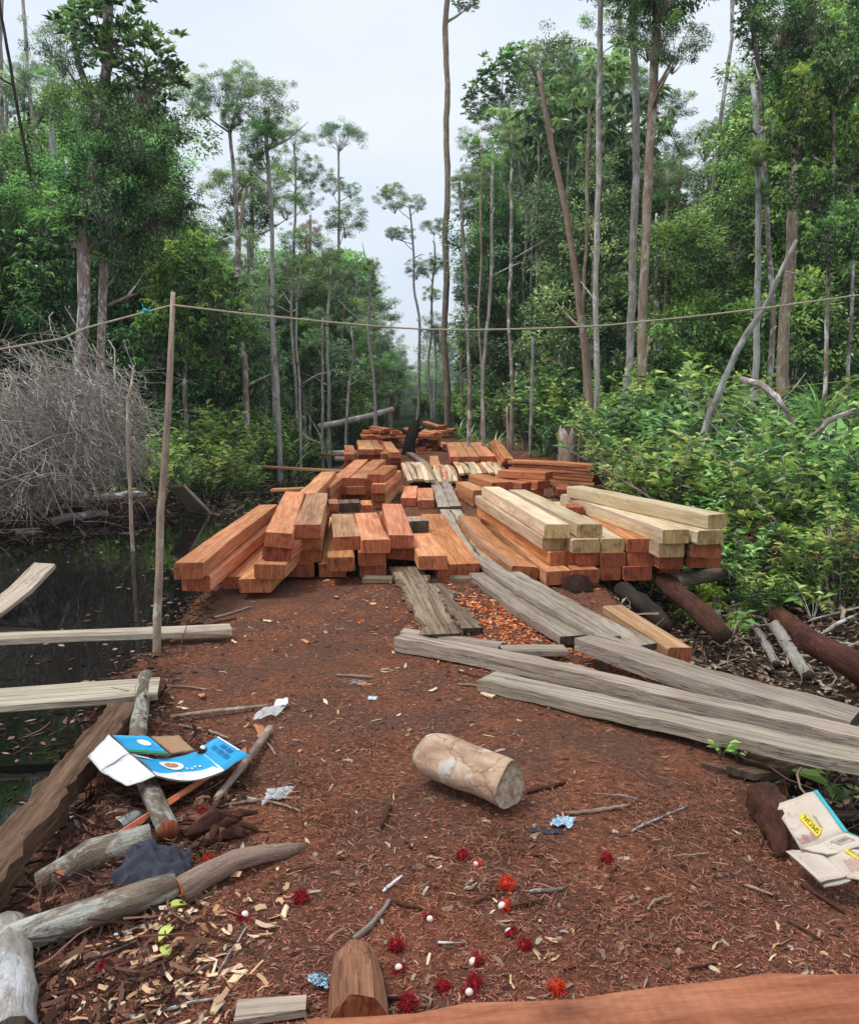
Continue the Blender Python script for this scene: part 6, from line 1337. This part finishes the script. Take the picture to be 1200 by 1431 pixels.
tag(shavings('wood_flakes', 260, lambda r, n, y: -(.45 + .6 * r.uniform(0, 1, n)), lambda r, n: 1.75 + 1.0 * r.uniform(0, 1, n), (.02, .07), (.005, .016), 'pale_chips', lift=.02, seed=8, blunt=.25), 'pale wood flakes strewn round the pale barked log', 'wood flakes')
tag(shavings('bark_flakes', 4600, lambda r, n, y: path_l(y) + .35 - 1.3 * r.uniform(0, 1, n), lambda r, n: 1.7 + 3.2 * r.uniform(0, 1, n) ** 1.3, (.02, .075), (.004, .016), 'root_litter', lift=.035, seed=9, blunt=.5), 'dark bark flakes and rotten wood on the water side bank', 'bark flakes')
r9 = np.random.default_rng(19); n9 = 1500; y9 = 3 + 17 * r9.random(n9); s9 = r9.random(n9) < .55; k9 = r9.random(n9) ** 2.2
x9 = np.where(s9, bank_f(y9) + .3 + 2.0 * k9, path_l(y9) - .45 - .9 * k9); ok9 = (H(x9, y9) < WATER - .02); x9, y9 = x9[ok9], y9[ok9]; n9 = len(x9)
V, F = leaves(np.stack([x9, y9, np.full(n9, WATER + .004)], 1), np.stack([r9.normal(0, 1, n9), r9.normal(0, 1, n9), np.zeros(n9)], 1), r9.uniform(.03, .1, n9), r9.uniform(.012, .035, n9), .05, .0, r9)
V[:, 2] = np.maximum(V[:, 2], WATER + .002); tag(link('floating_leaves', leafmesh('floating_leaves', V, F, r9.uniform(0, .8, n9), 'litter'), kind='stuff'), 'fallen leaves and scum floating along the canal edges', 'floating leaves')
HEAP = [(520, 1045, .10), (880, 1120, .16), (940, 1150, .14), (470, 1150, .1), (1040, 1180, .12), (700, 1180, .1), (1000, 1100, .14), (430, 1100, .12), (620, 1240, .14), (840, 1290, .16), (960, 1240, .14)]
hc = [G(x, y) for x, y, s in HEAP]
tag(shavings('fibre_heaps', 4400, lambda r, n, y: np.array([hc[k % len(hc)].x + HEAP[k % len(hc)][2] * v for k, v in enumerate(r.normal(0, 1, n))]), lambda r, n: np.array([hc[k % len(hc)].y + HEAP[k % len(hc)][2] * .8 * v for k, v in enumerate(r.normal(0, 1, n))]), (.02, .06), (.0014, .004), 'shavings', lift=.02, curl=.9, seed=12), 'clumps of reddish fibres raised in the clearing', 'fibres')
def litter(name, n, xs, ys, Lr, rr, mat, lift, seed, rise=.25):
    r = np.random.default_rng(seed); segs = []; T = []
    for _ in range(n):
        y = ys(r); x = xs(r, y); z = h(x, y) + r.uniform(0, 1) ** 2 * lift; a = r.uniform(0, 6.28); l = r.uniform(*Lr) * r.uniform(.5, 1); d = np.array([cos(a), sin(a), r.normal(0, rise)]); p = np.array([x, y, max(z, WATER - .03)]) - d * l / 2; pts = [p]
        for k in range(4): d = d + r.normal(0, .28, 3) * [1, 1, .5]; d /= np.linalg.norm(d); p = p + d * l / 4; pts.append(p)
        q = r.uniform(*rr) * r.uniform(.5, 1.2); segs.append((pts, q, q * .4)); T += [r.uniform(0, 1)] * 15
    V, F = twigset(segs); return link(name, mesh(name, V, F, mat, smooth=False, tint=T), kind='stuff')
tag(litter('twig_litter', 1300, lambda r, y: path_l(y) + .25 - r.random() * 1.1, lambda r: 1.9 + r.random() * 3.2, (.06, .4), (.002, .008), 'root_litter', .06, 1), 'tangle of twigs and roots along the water edge', 'twigs')
tag(litter('twig_litter', 500, lambda r, y: path_l(y) + .1 - r.random() * .6, lambda r: 5 + r.random() * 4, (.1, .45), (.003, .009), 'root_litter', .06, 2), 'twigs sticking out of the bank below the orange beams', 'twigs')
tag(litter('twig_litter', 2700, lambda r, y: float(bank_f(y)) + .75 - r.random() * 3.0, lambda r: 9.5 + r.random() * 12, (.2, .9), (.005, .016), 'twiglet', .16, 3), 'tangle of dead roots and twigs on the far bank', 'twigs')
tag(litter('twig_litter', 2300, lambda r, y: float(path_r(y)) + .1 + r.random() * 3.2, lambda r: 2.4 + r.random() * 7, (.1, .6), (.003, .010), 'twiglet', .10, 4), 'tangle of dead twigs in the ditch', 'twigs')
tag(litter('twig_litter', 700, lambda r, y: 3 + r.random() * 5, lambda r: 8 + r.random() * 14, (.4, 1.3), (.004, .012), 'twiglet', .7, 5, .5), 'dry stalks poking through the thicket', 'twigs')
# ---------------------------------------------------------------- the damp air of the forest
bx = [(x, y, z) for z in (-2.4, 40) for y in (-80, 1000) for x in (-480, 480)]
me = bpy.data.meshes.new('haze'); me.from_pydata(bx, [], [[0, 2, 3, 1], [4, 5, 7, 6], [0, 1, 5, 4], [2, 6, 7, 3], [0, 4, 6, 2], [1, 3, 7, 5]])
hm = bpy.data.materials.new('haze'); hm.use_nodes = True; nt = hm.node_tree; nt.nodes.clear()
ho = nt.nodes.new('ShaderNodeOutputMaterial'); hv = nt.nodes.new('ShaderNodeVolumePrincipled')
hv.inputs['Color'].default_value = (.86, .93, 1, 1); hv.inputs['Density'].default_value = .0007; hv.inputs['Anisotropy'].default_value = .1
nt.links.new(hv.outputs[0], ho.inputs['Volume']); me.materials.append(hm)
link('haze', me, kind='stuff')
